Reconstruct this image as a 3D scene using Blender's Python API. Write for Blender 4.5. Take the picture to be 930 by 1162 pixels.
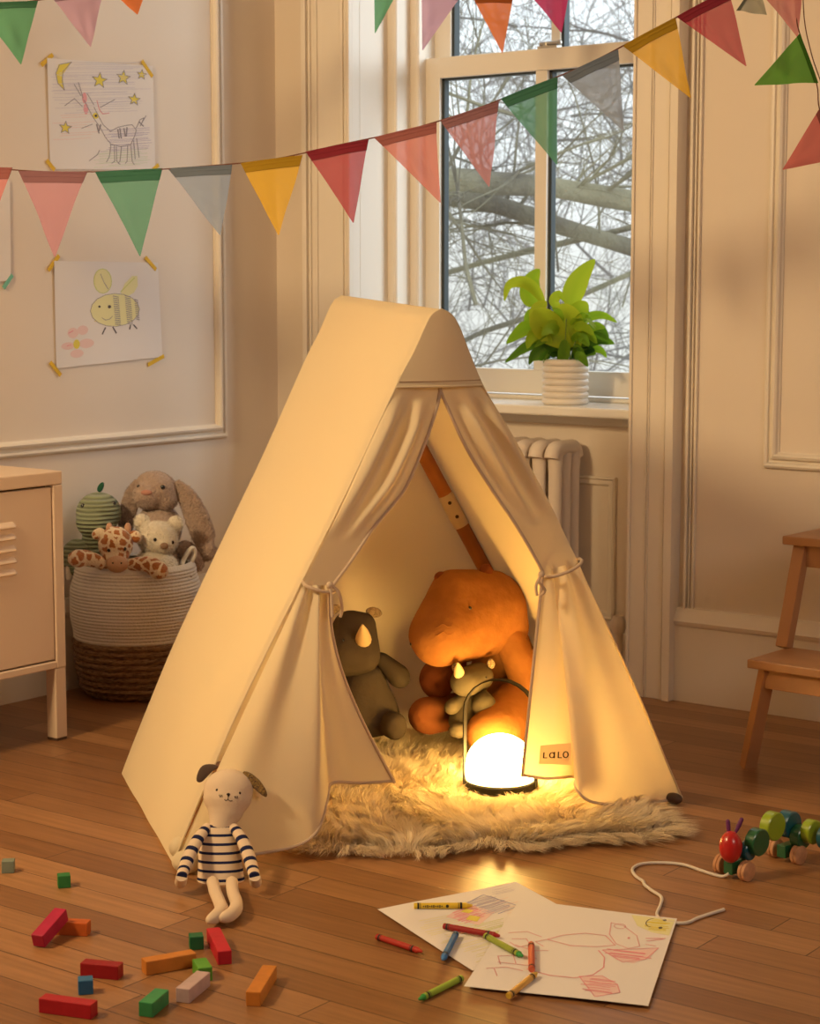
import bpy, math, random
from mathutils import Vector, Matrix, noise
random.seed(7)
S = bpy.context.scene
for o in list(bpy.data.objects): bpy.data.objects.remove(o)

# ------------------------------------------------------------------ camera
FPX = 2164.0; PITCH = math.radians(6.88); YAW = math.radians(37.0); EYE = Vector((0, 0, 1.1))
FW = Vector((-math.sin(YAW)*math.cos(PITCH), math.cos(YAW)*math.cos(PITCH), -math.sin(PITCH)))
RT = Vector((math.cos(YAW), math.sin(YAW), 0)); UP = RT.cross(FW)
cd = bpy.data.cameras.new('camera'); cam = bpy.data.objects.new('camera', cd); S.collection.objects.link(cam)
cam.location = EYE; cam.rotation_euler = (math.radians(90)-PITCH, 0, YAW)
cd.sensor_fit = 'HORIZONTAL'; cd.sensor_width = 36; cd.lens = 36*FPX/930
cd.dof.use_dof = True; cd.dof.focus_distance = 3.8; cd.dof.aperture_fstop = 13
S.camera = cam
# ------------------------------------------------------------------ world, lights, exposure
S.view_settings.view_transform = 'Standard'; S.view_settings.look = 'None'
S.view_settings.gamma = 1; S.view_settings.use_curve_mapping = False; S.view_settings.exposure = 0.40
w = bpy.data.worlds.new('overcast_sky'); S.world = w; w.use_nodes = True
nt = w.node_tree; bg = nt.nodes['Background']
tc = nt.nodes.new('ShaderNodeTexCoord'); sx = nt.nodes.new('ShaderNodeSeparateXYZ'); rp = nt.nodes.new('ShaderNodeValToRGB')
nt.links.new(tc.outputs['Generated'], sx.inputs[0]); nt.links.new(sx.outputs['Z'], rp.inputs[0]); nt.links.new(rp.outputs[0], bg.inputs[0])
rp.color_ramp.elements[0].position = 0.0; rp.color_ramp.elements[0].color = (.50, .50, .48, 1)
rp.color_ramp.elements[1].position = 0.16; rp.color_ramp.elements[1].color = (.84, .90, .96, 1)
bg.inputs[1].default_value = 1.5
def area(name, loc, target, size, power, color, sy=None):
    l = bpy.data.lights.new(name, 'AREA'); l.energy = power; l.color = color; l.size = size
    if sy: l.shape = 'RECTANGLE'; l.size_y = sy
    o = bpy.data.objects.new(name, l); S.collection.objects.link(o); o.location = loc
    o.rotation_euler = (Vector(target)-Vector(loc)).to_track_quat('-Z', 'Y').to_euler(); return o
area('warm_room_lamp', (-3.15, 0.75, 2.05), (-2.75, 3.9, .75), .40, 46, (1, .71, .36))
area('soft_room_light', (1.6, 1.4, 2.2), (-3.0, 3.4, .9), 1.2, 22, (1, .82, .66))
area('window_daylight', (-1.1, 5.9, 2.3), (-3.45, 4.5, 1.35), 1.3, 52, (.84, .94, 1.0))

# ------------------------------------------------------------------ projection helpers: photograph pixel -> point on a real surface
def ray(x, y): return FW + RT*((x-465)/FPX) - UP*((y-581)/FPX)
def F(x, y, z=0): r = ray(x, y); return EYE + r*((z-EYE.z)/r.z)
def WY(x, y, Y): r = ray(x, y); return EYE + r*(Y/r.y)
def WX(x, y, X): r = ray(x, y); return EYE + r*(X/r.x)
def at(x, y, d): return EYE + ray(x, y)*d
def PL(x, y, p0, n): r = ray(x, y); return EYE + r*((p0-EYE).dot(n)/r.dot(n))
def depth(p): return (p-EYE).dot(FW)
def XZ(x, Y): return WY(x, 400, Y).x
def ZY(x, y, Y): return WY(x, y, Y).z

# ------------------------------------------------------------------ materials
MATS = {}
def mat(name, col, rough=.6, spec=.3, bump=0, bscale=200, bdet=3, transl=0, var=0, vscale=5, col2=None, metal=0, emit=0, sheen=0, kind='noise', coat=0, bdist=.002):
    if name in MATS: return MATS[name]
    m = bpy.data.materials.new(name); m.use_nodes = True; n = m.node_tree.nodes; L = m.node_tree.links
    b = n['Principled BSDF']; b.inputs['Base Color'].default_value = (*col, 1); b.inputs['Roughness'].default_value = rough
    b.inputs['Specular IOR Level'].default_value = spec; b.inputs['Metallic'].default_value = metal
    if sheen: b.inputs['Sheen Weight'].default_value = sheen; b.inputs['Sheen Roughness'].default_value = .5
    if coat: b.inputs['Coat Weight'].default_value = coat; b.inputs['Coat Roughness'].default_value = .15
    t = n.new('ShaderNodeTexCoord')
    if emit: b.inputs['Emission Color'].default_value = (*col, 1); b.inputs['Emission Strength'].default_value = emit
    csock = None
    if var or col2:
        x = n.new('ShaderNodeTexNoise'); x.inputs['Scale'].default_value = vscale; x.inputs['Detail'].default_value = 4
        L.new(t.outputs['Object'], x.inputs['Vector'])
        r = n.new('ShaderNodeValToRGB'); r.color_ramp.elements[0].position = .35; r.color_ramp.elements[1].position = .65
        c2 = col2 or tuple(min(1, c*(1+var)) for c in col); c1 = col if col2 else tuple(c*(1-var) for c in col)
        r.color_ramp.elements[0].color = (*c1, 1); r.color_ramp.elements[1].color = (*c2, 1)
        L.new(x.outputs['Fac'], r.inputs[0]); L.new(r.outputs[0], b.inputs['Base Color']); csock = r.outputs[0]
    if bump:
        if kind == 'noise':
            x = n.new('ShaderNodeTexNoise'); x.inputs['Detail'].default_value = bdet
        elif kind == 'wave':
            x = n.new('ShaderNodeTexWave'); x.wave_profile = 'SIN'; x.bands_direction = 'Z'
        else:
            x = n.new('ShaderNodeTexVoronoi')
        x.inputs['Scale'].default_value = bscale; L.new(t.outputs['Object'], x.inputs['Vector'])
        bp = n.new('ShaderNodeBump'); bp.inputs['Strength'].default_value = bump; bp.inputs['Distance'].default_value = bdist
        L.new(x.outputs[0], bp.inputs['Height']); L.new(bp.outputs[0], b.inputs['Normal'])
    if transl:
        tr = n.new('ShaderNodeBsdfTranslucent'); tr.inputs[0].default_value = (*col, 1)
        if csock: L.new(csock, tr.inputs[0])
        mx = n.new('ShaderNodeMixShader'); mx.inputs[0].default_value = transl
        L.new(b.outputs[0], mx.inputs[1]); L.new(tr.outputs[0], mx.inputs[2]); L.new(mx.outputs[0], n['Material Output'].inputs[0])
    MATS[name] = m; return m

def glassmat():
    m = bpy.data.materials.new('window_glass'); m.use_nodes = True; n = m.node_tree.nodes; L = m.node_tree.links
    n.remove(n['Principled BSDF'])
    tr = n.new('ShaderNodeBsdfTransparent'); tr.inputs[0].default_value = (.96, .98, .98, 1)
    gl = n.new('ShaderNodeBsdfGlossy'); gl.inputs['Roughness'].default_value = .02
    fr = n.new('ShaderNodeLayerWeight'); fr.inputs[0].default_value = .5; pw = n.new('ShaderNodeMath'); pw.operation = 'POWER'; pw.inputs[1].default_value = 5; L.new(fr.outputs['Facing'], pw.inputs[0])
    ma = n.new('ShaderNodeMath'); ma.operation = 'MULTIPLY_ADD'; ma.inputs[1].default_value = .5; ma.inputs[2].default_value = .02; L.new(pw.outputs[0], ma.inputs[0])
    mx = n.new('ShaderNodeMixShader'); L.new(ma.outputs[0], mx.inputs[0]); L.new(tr.outputs[0], mx.inputs[1]); L.new(gl.outputs[0], mx.inputs[2])
    L.new(mx.outputs[0], n['Material Output'].inputs[0]); return m

def floormat():
    m = bpy.data.materials.new('oak_strip_floor'); m.use_nodes = True; n = m.node_tree.nodes; L = m.node_tree.links; b = n['Principled BSDF']
    t = n.new('ShaderNodeTexCoord')
    def M_(op, a, b_=None, c=None):
        q = n.new('ShaderNodeMath'); q.operation = op
        for k_, v_ in enumerate((a, b_, c)):
            if v_ is None: continue
            if isinstance(v_, (int, float)): q.inputs[k_].default_value = v_
            else: L.new(v_, q.inputs[k_])
        return q.outputs[0]
    sp = n.new('ShaderNodeSeparateXYZ'); L.new(t.outputs['Object'], sp.inputs[0])
    yy = M_('DIVIDE', sp.outputs['Y'], .078); row = M_('FLOOR', yy); wn1 = n.new('ShaderNodeTexWhiteNoise'); wn1.noise_dimensions = '1D'; L.new(row, wn1.inputs['W'])
    xx = M_('DIVIDE', M_('MULTIPLY_ADD', wn1.outputs['Value'], 7.3, sp.outputs['X']), 1.25); colm = M_('FLOOR', xx)
    wn2 = n.new('ShaderNodeTexWhiteNoise'); wn2.noise_dimensions = '1D'; L.new(M_('MULTIPLY_ADD', row, 37.17, colm), wn2.inputs['W'])
    fy = M_('FRACT', yy); ey_ = M_('MINIMUM', fy, M_('SUBTRACT', 1, fy)); fx = M_('FRACT', xx); ex_ = M_('MINIMUM', fx, M_('SUBTRACT', 1, fx))
    seam = M_('MAXIMUM', M_('LESS_THAN', ey_, .0125), M_('LESS_THAN', ex_, .0008))
    bc_ = n.new('ShaderNodeValToRGB'); bc_.color_ramp.elements[0].color = (.235, .103, .038, 1); bc_.color_ramp.elements[1].color = (.40, .20, .086, 1); L.new(wn2.outputs['Value'], bc_.inputs[0])
    sm = n.new('ShaderNodeMix'); sm.data_type = 'RGBA'; L.new(seam, sm.inputs[0]); L.new(bc_.outputs[0], sm.inputs[6]); sm.inputs[7].default_value = (.045, .018, .008, 1)
    mp = n.new('ShaderNodeMapping'); mp.inputs['Scale'].default_value = (1.5, 28, 1); L.new(t.outputs['Object'], mp.inputs[0])
    ns = n.new('ShaderNodeTexNoise'); ns.inputs['Scale'].default_value = 3; ns.inputs['Detail'].default_value = 6; L.new(mp.outputs[0], ns.inputs['Vector'])
    r = n.new('ShaderNodeValToRGB'); r.color_ramp.elements[0].color = (.72, .70, .66, 1); r.color_ramp.elements[1].color = (1.12, 1.1, 1.08, 1)
    r.color_ramp.elements[0].position = .3; r.color_ramp.elements[1].position = .7
    L.new(ns.outputs['Fac'], r.inputs[0])
    mx = n.new('ShaderNodeMix'); mx.data_type = 'RGBA'; mx.blend_type = 'MULTIPLY'; mx.inputs[0].default_value = .8
    L.new(sm.outputs[2], mx.inputs[6]); L.new(r.outputs[0], mx.inputs[7]); L.new(mx.outputs[2], b.inputs['Base Color'])
    b.inputs['Roughness'].default_value = .36; b.inputs['Specular IOR Level'].default_value = .4
    bp = n.new('ShaderNodeBump'); bp.inputs['Strength'].default_value = .35; bp.inputs['Distance'].default_value = .001
    inv = n.new('ShaderNodeMath'); inv.operation = 'SUBTRACT'; inv.inputs[0].default_value = 1; L.new(seam, inv.inputs[1])
    L.new(inv.outputs[0], bp.inputs['Height']); L.new(bp.outputs[0], b.inputs['Normal'])
    return m

def stripemat(name, base, stripe, n_, duty=.3, phase=0.0):
    m = bpy.data.materials.new(name); m.use_nodes = True; n = m.node_tree.nodes; L = m.node_tree.links; b = n['Principled BSDF']
    uv = n.new('ShaderNodeUVMap'); sp = n.new('ShaderNodeSeparateXYZ'); L.new(uv.outputs[0], sp.inputs[0])
    a = n.new('ShaderNodeMath'); a.operation = 'MULTIPLY_ADD'; a.inputs[1].default_value = n_; a.inputs[2].default_value = phase; L.new(sp.outputs['Y'], a.inputs[0])
    f = n.new('ShaderNodeMath'); f.operation = 'FRACT'; L.new(a.outputs[0], f.inputs[0])
    g = n.new('ShaderNodeMath'); g.operation = 'LESS_THAN'; g.inputs[1].default_value = duty; L.new(f.outputs[0], g.inputs[0])
    mx = n.new('ShaderNodeMix'); mx.data_type = 'RGBA'; L.new(g.outputs[0], mx.inputs[0])
    mx.inputs[6].default_value = (*base, 1); mx.inputs[7].default_value = (*stripe, 1); L.new(mx.outputs[2], b.inputs['Base Color'])
    b.inputs['Roughness'].default_value = .9; b.inputs['Specular IOR Level'].default_value = .1
    return m

def spotmat(name, base, spot, scale, thr, soft=.04):
    m = bpy.data.materials.new(name); m.use_nodes = True; n = m.node_tree.nodes; L = m.node_tree.links; b = n['Principled BSDF']
    t = n.new('ShaderNodeTexCoord'); ns = n.new('ShaderNodeTexNoise'); ns.inputs['Scale'].default_value = scale*2.2; L.new(t.outputs['Object'], ns.inputs['Vector'])
    md = n.new('ShaderNodeMix'); md.data_type = 'RGBA'; md.inputs[0].default_value = .012; L.new(t.outputs['Object'], md.inputs[6]); L.new(ns.outputs['Color'], md.inputs[7])
    v = n.new('ShaderNodeTexVoronoi'); v.feature = 'DISTANCE_TO_EDGE'; v.inputs['Scale'].default_value = scale; L.new(md.outputs[2], v.inputs['Vector'])
    r = n.new('ShaderNodeValToRGB'); r.color_ramp.elements[0].position = thr; r.color_ramp.elements[1].position = thr+soft
    r.color_ramp.elements[0].color = (*base, 1); r.color_ramp.elements[1].color = (*spot, 1)
    L.new(v.outputs[0], r.inputs[0]); L.new(r.outputs[0], b.inputs['Base Color']); b.inputs['Roughness'].default_value = .95; b.inputs['Sheen Weight'].default_value = .3
    n2 = n.new('ShaderNodeTexNoise'); n2.inputs['Scale'].default_value = 260; L.new(t.outputs['Object'], n2.inputs['Vector'])
    bp = n.new('ShaderNodeBump'); bp.inputs['Strength'].default_value = .8; bp.inputs['Distance'].default_value = .004; L.new(n2.outputs[0], bp.inputs['Height']); L.new(bp.outputs[0], b.inputs['Normal'])
    return m

# ------------------------------------------------------------------ mesh builder
class MB:
    def __init__(s): s.v = []; s.f = []; s.m = []; s.uv = []; s.hasuv = False
    def add(s, vs, fs, mi=0, uvs=None):
        b = len(s.v); s.v += [tuple(v) for v in vs]
        for f in fs: s.f.append([b+i for i in f]); s.m.append(mi)
        if uvs: s.hasuv = True; s.uv += list(uvs)
        else: s.uv += [(0, 0)]*len(vs)
        return s
    def box(s, a, b, mi=0, bev=0):
        x0, x1 = sorted((a[0], b[0])); y0, y1 = sorted((a[1], b[1])); z0, z1 = sorted((a[2], b[2]))
        vs = [(x, y, z) for x in (x0, x1) for y in (y0, y1) for z in (z0, z1)]
        return s.add(vs, [(0,1,3,2), (4,6,7,5), (0,4,5,1), (2,3,7,6), (0,2,6,4), (1,5,7,3)], mi)
    def obox(s, c, ax, ay, az, mi=0):   # oriented box from centre and half-vectors
        vs = [c+ax*i+ay*j+az*k for i in (-1, 1) for j in (-1, 1) for k in (-1, 1)]
        return s.add(vs, [(0,1,3,2), (4,6,7,5), (0,4,5,1), (2,3,7,6), (0,2,6,4), (1,5,7,3)], mi)
    def beam(s, p, q, w, h, mi=0, up=Vector((0, 0, 1))):
        p = Vector(p); q = Vector(q); d = (q-p); a = d.cross(up)
        if a.length < 1e-5: a = d.cross(Vector((1, 0, 0)))
        a.normalize(); b = d.cross(a).normalized()
        return s.obox((p+q)/2, d/2, a*w/2, b*h/2, mi)
    def tube(s, pts, rad, n=10, mi=0, caps=True, flat=1.0, ref=None):
        pts = [Vector(p) for p in pts]; k = len(pts)
        if not isinstance(rad, (list, tuple)): rad = [rad]*k
        vs = []; uvs = []; fs = []; prev = None
        for i, p in enumerate(pts):
            d = (pts[min(i+1, k-1)]-pts[max(i-1, 0)])
            if d.length < 1e-9: d = Vector((0, 0, 1))
            d.normalize()
            if prev is None:
                a = d.cross(Vector(ref) if ref else Vector((0, 0, 1)))
                if a.length < 1e-3: a = d.cross(Vector((1, 0, 0)))
            else: a = prev - d*prev.dot(d)
            a.normalize(); prev = a; b = d.cross(a)
            for j in range(n):
                t = 2*math.pi*j/n; vs.append(p + a*(rad[i]*math.cos(t)) + b*(rad[i]*flat*math.sin(t))); uvs.append((j/n, i/(k-1)))
        for i in range(k-1):
            for j in range(n):
                a_ = i*n+j; b_ = i*n+(j+1) % n; fs.append((a_, b_, b_+n, a_+n))
        if caps: fs.append(tuple(reversed(range(n)))); fs.append(tuple(range((k-1)*n, k*n)))
        return s.add(vs, fs, mi, uvs)
    def ell(s, c, r, rot=None, nu=20, nv=12, mi=0):
        c = Vector(c); vs = []; fs = []
        for i in range(nv+1):
            ph = math.pi*i/nv
            for j in range(nu):
                th = 2*math.pi*j/nu
                v = Vector((r[0]*math.sin(ph)*math.cos(th), r[1]*math.sin(ph)*math.sin(th), r[2]*math.cos(ph)))
                if rot: v = rot @ v
                vs.append(c+v)
        for i in range(nv):
            for j in range(nu):
                fs.append((i*nu+j, (i+1)*nu+j, (i+1)*nu+(j+1) % nu, i*nu+(j+1) % nu))
        return s.add(vs, fs, mi)
    def lathe(s, prof, c=(0, 0, 0), n=48, mi=0, jit=0):
        c = Vector(c); vs = []; uvs = []; fs = []; k = len(prof)
        for i, (r, z) in enumerate(prof):
            for j in range(n):
                t = 2*math.pi*j/n; q = r
                vs.append((c.x+q*math.cos(t), c.y+q*math.sin(t), c.z+z)); uvs.append((j/n, i/max(1, k-1)))
        for i in range(k-1):
            for j in range(n): fs.append((i*n+j, i*n+(j+1) % n, (i+1)*n+(j+1) % n, (i+1)*n+j))
        return s.add(vs, fs, mi, uvs)
    def grid(s, fn, nu, nv, mi=0):
        vs = []; uvs = []; fs = []
        for i in range(nu+1):
            for j in range(nv+1): vs.append(fn(i/nu, j/nv)); uvs.append((i/nu, j/nv))
        for i in range(nu):
            for j in range(nv): a = i*(nv+1)+j; fs.append((a, a+nv+1, a+nv+2, a+1))
        return s.add(vs, fs, mi, uvs)
    def build(s, name, mats, parent=None, smooth=True, bevel=0, loc=None, subsurf=0, solid=0, bseg=2):
        me = bpy.data.meshes.new(name)
        off = Vector((0, 0, 0))
        if parent is not None: off = ORG.get(parent.name, Vector((0, 0, 0)))
        elif loc is not None: off = Vector(loc)
        me.from_pydata([tuple(Vector(v)-off) for v in s.v], [], s.f)
        if not isinstance(mats, (list, tuple)): mats = [mats]
        for m in mats: me.materials.append(m)
        if len(mats) > 1: me.polygons.foreach_set('material_index', s.m)
        if s.hasuv:
            uvl = me.uv_layers.new(name='UVMap')
            for l in me.loops: uvl.data[l.index].uv = s.uv[l.vertex_index]
        if smooth:
            me.polygons.foreach_set('use_smooth', [True]*len(me.polygons))
            try: me.set_sharp_from_angle(angle=math.radians(40))
            except Exception: pass
        me.validate(); me.update()
        o = bpy.data.objects.new(name, me); S.collection.objects.link(o)
        if parent is not None: o.parent = parent; ORG[o.name] = off
        elif loc is not None: o.location = off; ORG[o.name] = off
        if bevel: md = o.modifiers.new('bevel', 'BEVEL'); md.width = bevel; md.segments = bseg; md.limit_method = 'ANGLE'
        if subsurf: md = o.modifiers.new('subdivision', 'SUBSURF'); md.levels = md.render_levels = subsurf
        if solid: md = o.modifiers.new('solidify', 'SOLIDIFY'); md.thickness = solid; md.offset = 0
        return o
ORG = {}
def thing(name, label, cat, loc=(0, 0, 0), group=None, rz=0):
    o = bpy.data.objects.new(name, None); S.collection.objects.link(o); o.location = loc; o.rotation_euler = (0, 0, rz)
    o.empty_display_size = .05
    o['label'] = label; o['category'] = cat
    if group: o['group'] = group
    ORG[o.name] = Vector(loc); return o
def tag(o, label, cat, group=None):
    o['label'] = label; o['category'] = cat
    if group: o['group'] = group
    return o
def struct(name, mb, m, **k): o = mb.build(name, m, **k); o['kind'] = 'structure'; return o
def lab(o, l): o['label'] = l; return o

def soft(name, mb, m, parent, voxel=.006, smooth=6, wr=0, wrs=20):
    """closed shapes merged into ONE continuous stuffed body"""
    o = mb.build(name+'_raw', m, None)
    r = o.modifiers.new('r', 'REMESH'); r.mode = 'VOXEL'; r.voxel_size = voxel; r.use_smooth_shade = True
    if smooth: q = o.modifiers.new('s', 'SMOOTH'); q.iterations = smooth; q.factor = .5
    bpy.context.view_layer.update()
    me = bpy.data.meshes.new_from_object(o.evaluated_get(bpy.context.evaluated_depsgraph_get()))
    bpy.data.objects.remove(o); me.name = name
    off = ORG.get(parent.name, Vector((0, 0, 0))) if parent else Vector((0, 0, 0))
    for v in me.vertices:
        if wr:
            d = noise.noise(v.co*wrs)*wr + noise.noise(v.co*wrs*2.7+Vector((3, 1, 2)))*wr*.4
            v.co += v.normal*d
    for v in me.vertices: v.co -= off
    me.materials.clear(); me.materials.append(m if not isinstance(m, (list, tuple)) else m[0])
    me.polygons.foreach_set('use_smooth', [True]*len(me.polygons))
    n = bpy.data.objects.new(name, me); S.collection.objects.link(n)
    if parent: n.parent = parent; ORG[n.name] = off
    return n
def lerp(a, b, t): return a+(b-a)*t
def poly_at(pts, t):
    """point at arc-length fraction t on a polyline"""
    pts = [Vector(p) for p in pts]; L = [(pts[i+1]-pts[i]).length for i in range(len(pts)-1)]; T = sum(L)*max(0, min(1, t))
    for i, l in enumerate(L):
        if T <= l or i == len(L)-1: return pts[i].lerp(pts[i+1], min(1, T/l if l else 0))
        T -= l
def spline(pts, n=8):
    pts = [Vector(p) for p in pts]; out = []
    for i in range(len(pts)-1):
        p0 = pts[max(i-1, 0)]; p1 = pts[i]; p2 = pts[i+1]; p3 = pts[min(i+2, len(pts)-1)]
        for k in range(n):
            t = k/n; out.append(.5*((2*p1)+(p2-p0)*t+(2*p0-5*p1+4*p2-p3)*t*t+(3*p1-p0-3*p2+p3)*t**3))
    out.append(pts[-1]); return out
def smoothpoly(pts, n=6): return spline(pts, n)

# ================================================================== SETTING
XW = -3.82; YB = 4.40; YC = 4.363; CEIL = 2.75
wallm = mat('painted_wall', (.78, .68, .58), .55, .3, bump=.15, bscale=60, bdist=.001)
trimm = mat('painted_trim', (.82, .74, .64), .38, .4)
winm = mat('painted_window_wood', (.82, .76, .68), .4, .4)
darkgap = mat('dark_spacer', (.035, .045, .05), .5)
ceilm = mat('ceiling_paint', (.62, .56, .50), .8); farm = mat('far_wall_paint', (.40, .33, .27), .7)
struct('floor', MB().box((-3.92, -2.2, -.1), (2.2, 4.66, 0)), floormat(), smooth=False)
struct('ceiling', MB().box((-3.92, -2.2, CEIL), (2.2, 4.72, CEIL+.1)), ceilm, smooth=False)
struct('wall_left', MB().box((XW-.1, -2.1, 0), (XW, YB+.3, CEIL)), wallm, smooth=False)
struct('wall_right', MB().box((2.1, -2.1, 0), (2.2, YB+.3, CEIL)), farm, smooth=False)
struct('wall_front', MB().box((-3.92, -2.2, 0), (2.2, -2.1, CEIL)), farm, smooth=False)
# back wall around the window niche (niche X range XN0..XN1)
XN0 = XZ(400, YC); XN1 = XZ(715, YC); NB = 4.52; SILLZ = .735; TOPZ = 2.45
mb = MB().box((XW, YB, 0), (XN0-.02, YB+.3, CEIL)).box((XN1+.02, YB, 0), (2.2, YB+.3, CEIL)).box((XN0-.02, YB, TOPZ), (XN1+.02, YB+.3, CEIL))
mb.box((XN0-.02, NB, 0), (XN1+.02, YB+.3, SILLZ))
struct('wall_back', mb, wallm, smooth=False)
# left casing: fluted boards around the window
def bars_x(mb, xs, y, z0, z1):
    for (a, b, d) in xs: mb.box((a, y-d, z0), (b, YB+.01, z1))
X = lambda px: XZ(px, YC)
mb = MB(); mb.box((X(346), YC, 0), (XN0, YB, TOPZ+.1))
for a, b, d in ((346, 351, .012), (353, 355, .008), (360, 362, .006), (387, 391, .006), (393.5, 396, .010), (397, 400, .014)):
    mb.box((X(a), YC-d, 0), (X(b), YC+.002, TOPZ+.1))
struct('trim_1', mb, trimm, smooth=False, bevel=.002)
mb = MB(); mb.box((XN1, YC, 0), (X(767), YB, TOPZ+.1))
for a, b, d in ((715, 718, .006), (734, 735.5, .004), (737, 738, .004), (754, 756.5, .006), (758, 767, .012)):
    mb.box((X(a), YC-d, 0), (X(b), YC+.002, TOPZ+.1))
struct('trim_2', mb, trimm, smooth=False, bevel=.002)
struct('trim_3', MB().box((X(346), YC-.005, TOPZ), (X(767), YB+.0, TOPZ+.14)), trimm, smooth=False, bevel=.003)
# niche linings (reveals) and stops
mb = MB().box((XN0-.02, YB, 0), (XN0, 4.74, TOPZ))
xa = XZ(450, 4.53); mb.box((XN0, 4.53, SILLZ+.02), (xa, 4.74, TOPZ))
mb.tube([(xa-.006, 4.534, SILLZ+.02), (xa-.006, 4.534, TOPZ)], .008, 10)
xb = XZ(476, 4.60); mb.box((xa, 4.596, SILLZ+.02), (xb, 4.74, TOPZ)); mb.tube([(xb-.008, 4.60, SILLZ+.02), (xb-.008, 4.60, TOPZ)], .008, 10)
struct('trim_4', mb, trimm, smooth=True, bevel=.001)
mb = MB().box((XN1, YB, 0), (XN1+.02, 4.74, TOPZ)).box((XN1-.03, 4.53, SILLZ+.02), (XN1, 4.74, TOPZ))
struct('trim_5', mb, trimm, smooth=False, bevel=.001)
struct('trim_6', MB().box((XN0, YB, TOPZ-.02), (XN1, 4.74, TOPZ)), trimm, smooth=False)
# picture-frame mouldings
def frame_mould(mb, A, B, prof):
    """mitred rectangular moulding; A..B outer corners given by function P(a,b,off)->point ; prof list of (inset, height)"""
    pass
def mould_rect(name, P, a0, a1, b0, b1, prof):
    mb = MB(); rings = []
    for ins, h in prof:
        rings.append([P(a0+ins, b0+ins, h), P(a1-ins, b0+ins, h), P(a1-ins, b1-ins, h), P(a0+ins, b1-ins, h)])
    vs = [v for r in rings for v in r]; fs = []
    for i in range(len(rings)-1):
        for j in range(4): fs.append((i*4+j, i*4+(j+1) % 4, (i+1)*4+(j+1) % 4, (i+1)*4+j))
    mb.add(vs, fs); return struct(name, mb, trimm, smooth=False)
PROF = [(0, 0), (0, .010), (.006, .014), (.012, .013), (.014, .006), (.022, .006), (.024, .016), (.031, .019), (.036, .015), (.038, .006), (.041, .004), (.041, 0)]
mould_rect('trim_7', lambda a, b, h: (XW+h, a, b), 1.2, 4.162, .645, 2.45, PROF)
mould_rect('trim_8', lambda a, b, h: (a, YB-h, b), XZ(870, YB), 1.2, .632, 2.45, PROF)
PR2 = [(0, 0), (0, .012), (.005, .016), (.010, .010), (.020, .010), (.024, .006), (.026, 0)]
mb = MB()
x0 = XZ(782, YB)
for a, b, d in ((0, .007, .014), (.011, .015, .008), (.022, .028, .010)):
    mb.box((x0+a, YB-d, .24), (x0+b, YB+.001, 2.6))
struct('trim_9', mb, trimm, smooth=False, bevel=.001)
mould_rect('trim_10', lambda a, b, h: (a, NB-h, b), XN0+.1, XZ(702, NB), .165, .565, PR2)
# baseboards
def baseboard(name, P, a0, a1):
    prof = [(0, 0), (.022, 0), (.022, .02), (.020, .2), (.026, .205), (.030, .215), (.024, .225), (.018, .235), (.012, .247), (0, .25)]
    mb = MB(); vs = [P(a, z, d) for a in (a0, a1) for d, z in prof]; k = len(prof)
    mb.add(vs, [(i, i+1, k+i+1, k+i) for i in range(k-1)]); struct(name, mb, trimm, smooth=False)
baseboard('baseboard_left', lambda a, z, d: (XW+d, a, z), -2.1, YB)
baseboard('baseboard_back', lambda a, z, d: (a, YB-d, z), X(767), 2.1)
baseboard('baseboard_corner', lambda a, z, d: (a, YB-d, z), XW, X(346))
mb = MB().box((XN0, NB-.02, 0), (XN1, NB, .135)); struct('baseboard_niche', mb, trimm, smooth=False, bevel=.004)
# window sill (stool) and apron
mb = MB().box((XN0, 4.405, SILLZ), (XN1, 4.68, .762)); mb.box((XN0, NB-.012, SILLZ-.03), (XN1, NB+.01, SILLZ))
struct('trim_11', mb, mat('glossy_sill', (.86, .84, .80), .25, .5), smooth=False, bevel=.006, bseg=3)
# window
YS = 4.63
win = bpy.data.objects.new('window_1', None); S.collection.objects.link(win); win['kind'] = 'structure'; win.location = (XZ(600, YS), YS, SILLZ+.03); ORG['window_1'] = Vector(win.location)
xl = XZ(480, YS); xr = XN1-.03; zr0 = ZY(498, 89, YS); zr1 = ZY(480, 67, YS); zg = ZY(560, 418, YS); zb = ZY(560, 445, YS)
g0 = XZ(498, YS); m0 = XZ(605, YS); m1 = XZ(618, YS); g1 = xr-.04
mb = MB().box((xl, YS, zb), (g0, YS+.035, zr1)).box((g1, YS, zb), (xr, YS+.035, zr1)).box((g0, YS, zb), (g1, YS+.035, zg)).box((g0, YS-.004, zr0), (g1, YS+.035, zr1)).box((m0, YS, zg), (m1, YS+.035, zr0))
mb.build('lower_sash', winm, win, smooth=False, bevel=.002)
mb = MB()
for (a, b) in ((g0, m0), (m1, g1)):
    mb.box((a, YS+.012, zg), (a+.010, YS+.034, zr0)).box((a, YS+.012, zr0-.006), (b, YS+.034, zr0)).box((b-.003, YS+.018, zg), (b, YS+.034, zr0))
mb.build('glazing_spacer', darkgap, win, smooth=False)
gm = glassmat()
MB().box((g0, YS+.022, zg), (g1, YS+.025, zr0)).build('lower_pane', gm, win, smooth=False)
YU = 4.675; ug = XZ(510, YU); um0 = XZ(622, YU); um1 = XZ(632, YU)
mb = MB().box((xl, YU, zr0), (ug, YU+.035, TOPZ)).box((g1, YU, zr0), (xr, YU+.035, TOPZ)).box((ug, YU, zr0), (g1, YU+.035, zr0+.04)).box((ug, YU, TOPZ-.06), (g1, YU+.035, TOPZ)).box((um0, YU, zr0), (um1, YU+.035, TOPZ))
mb.build('upper_sash', winm, win, smooth=False, bevel=.002)
mb = MB()
for (a, b) in ((ug, um0), (um1, g1)): mb.box((a, YU+.008, zr0+.04), (a+.009, YU+.034, TOPZ-.06))
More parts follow.
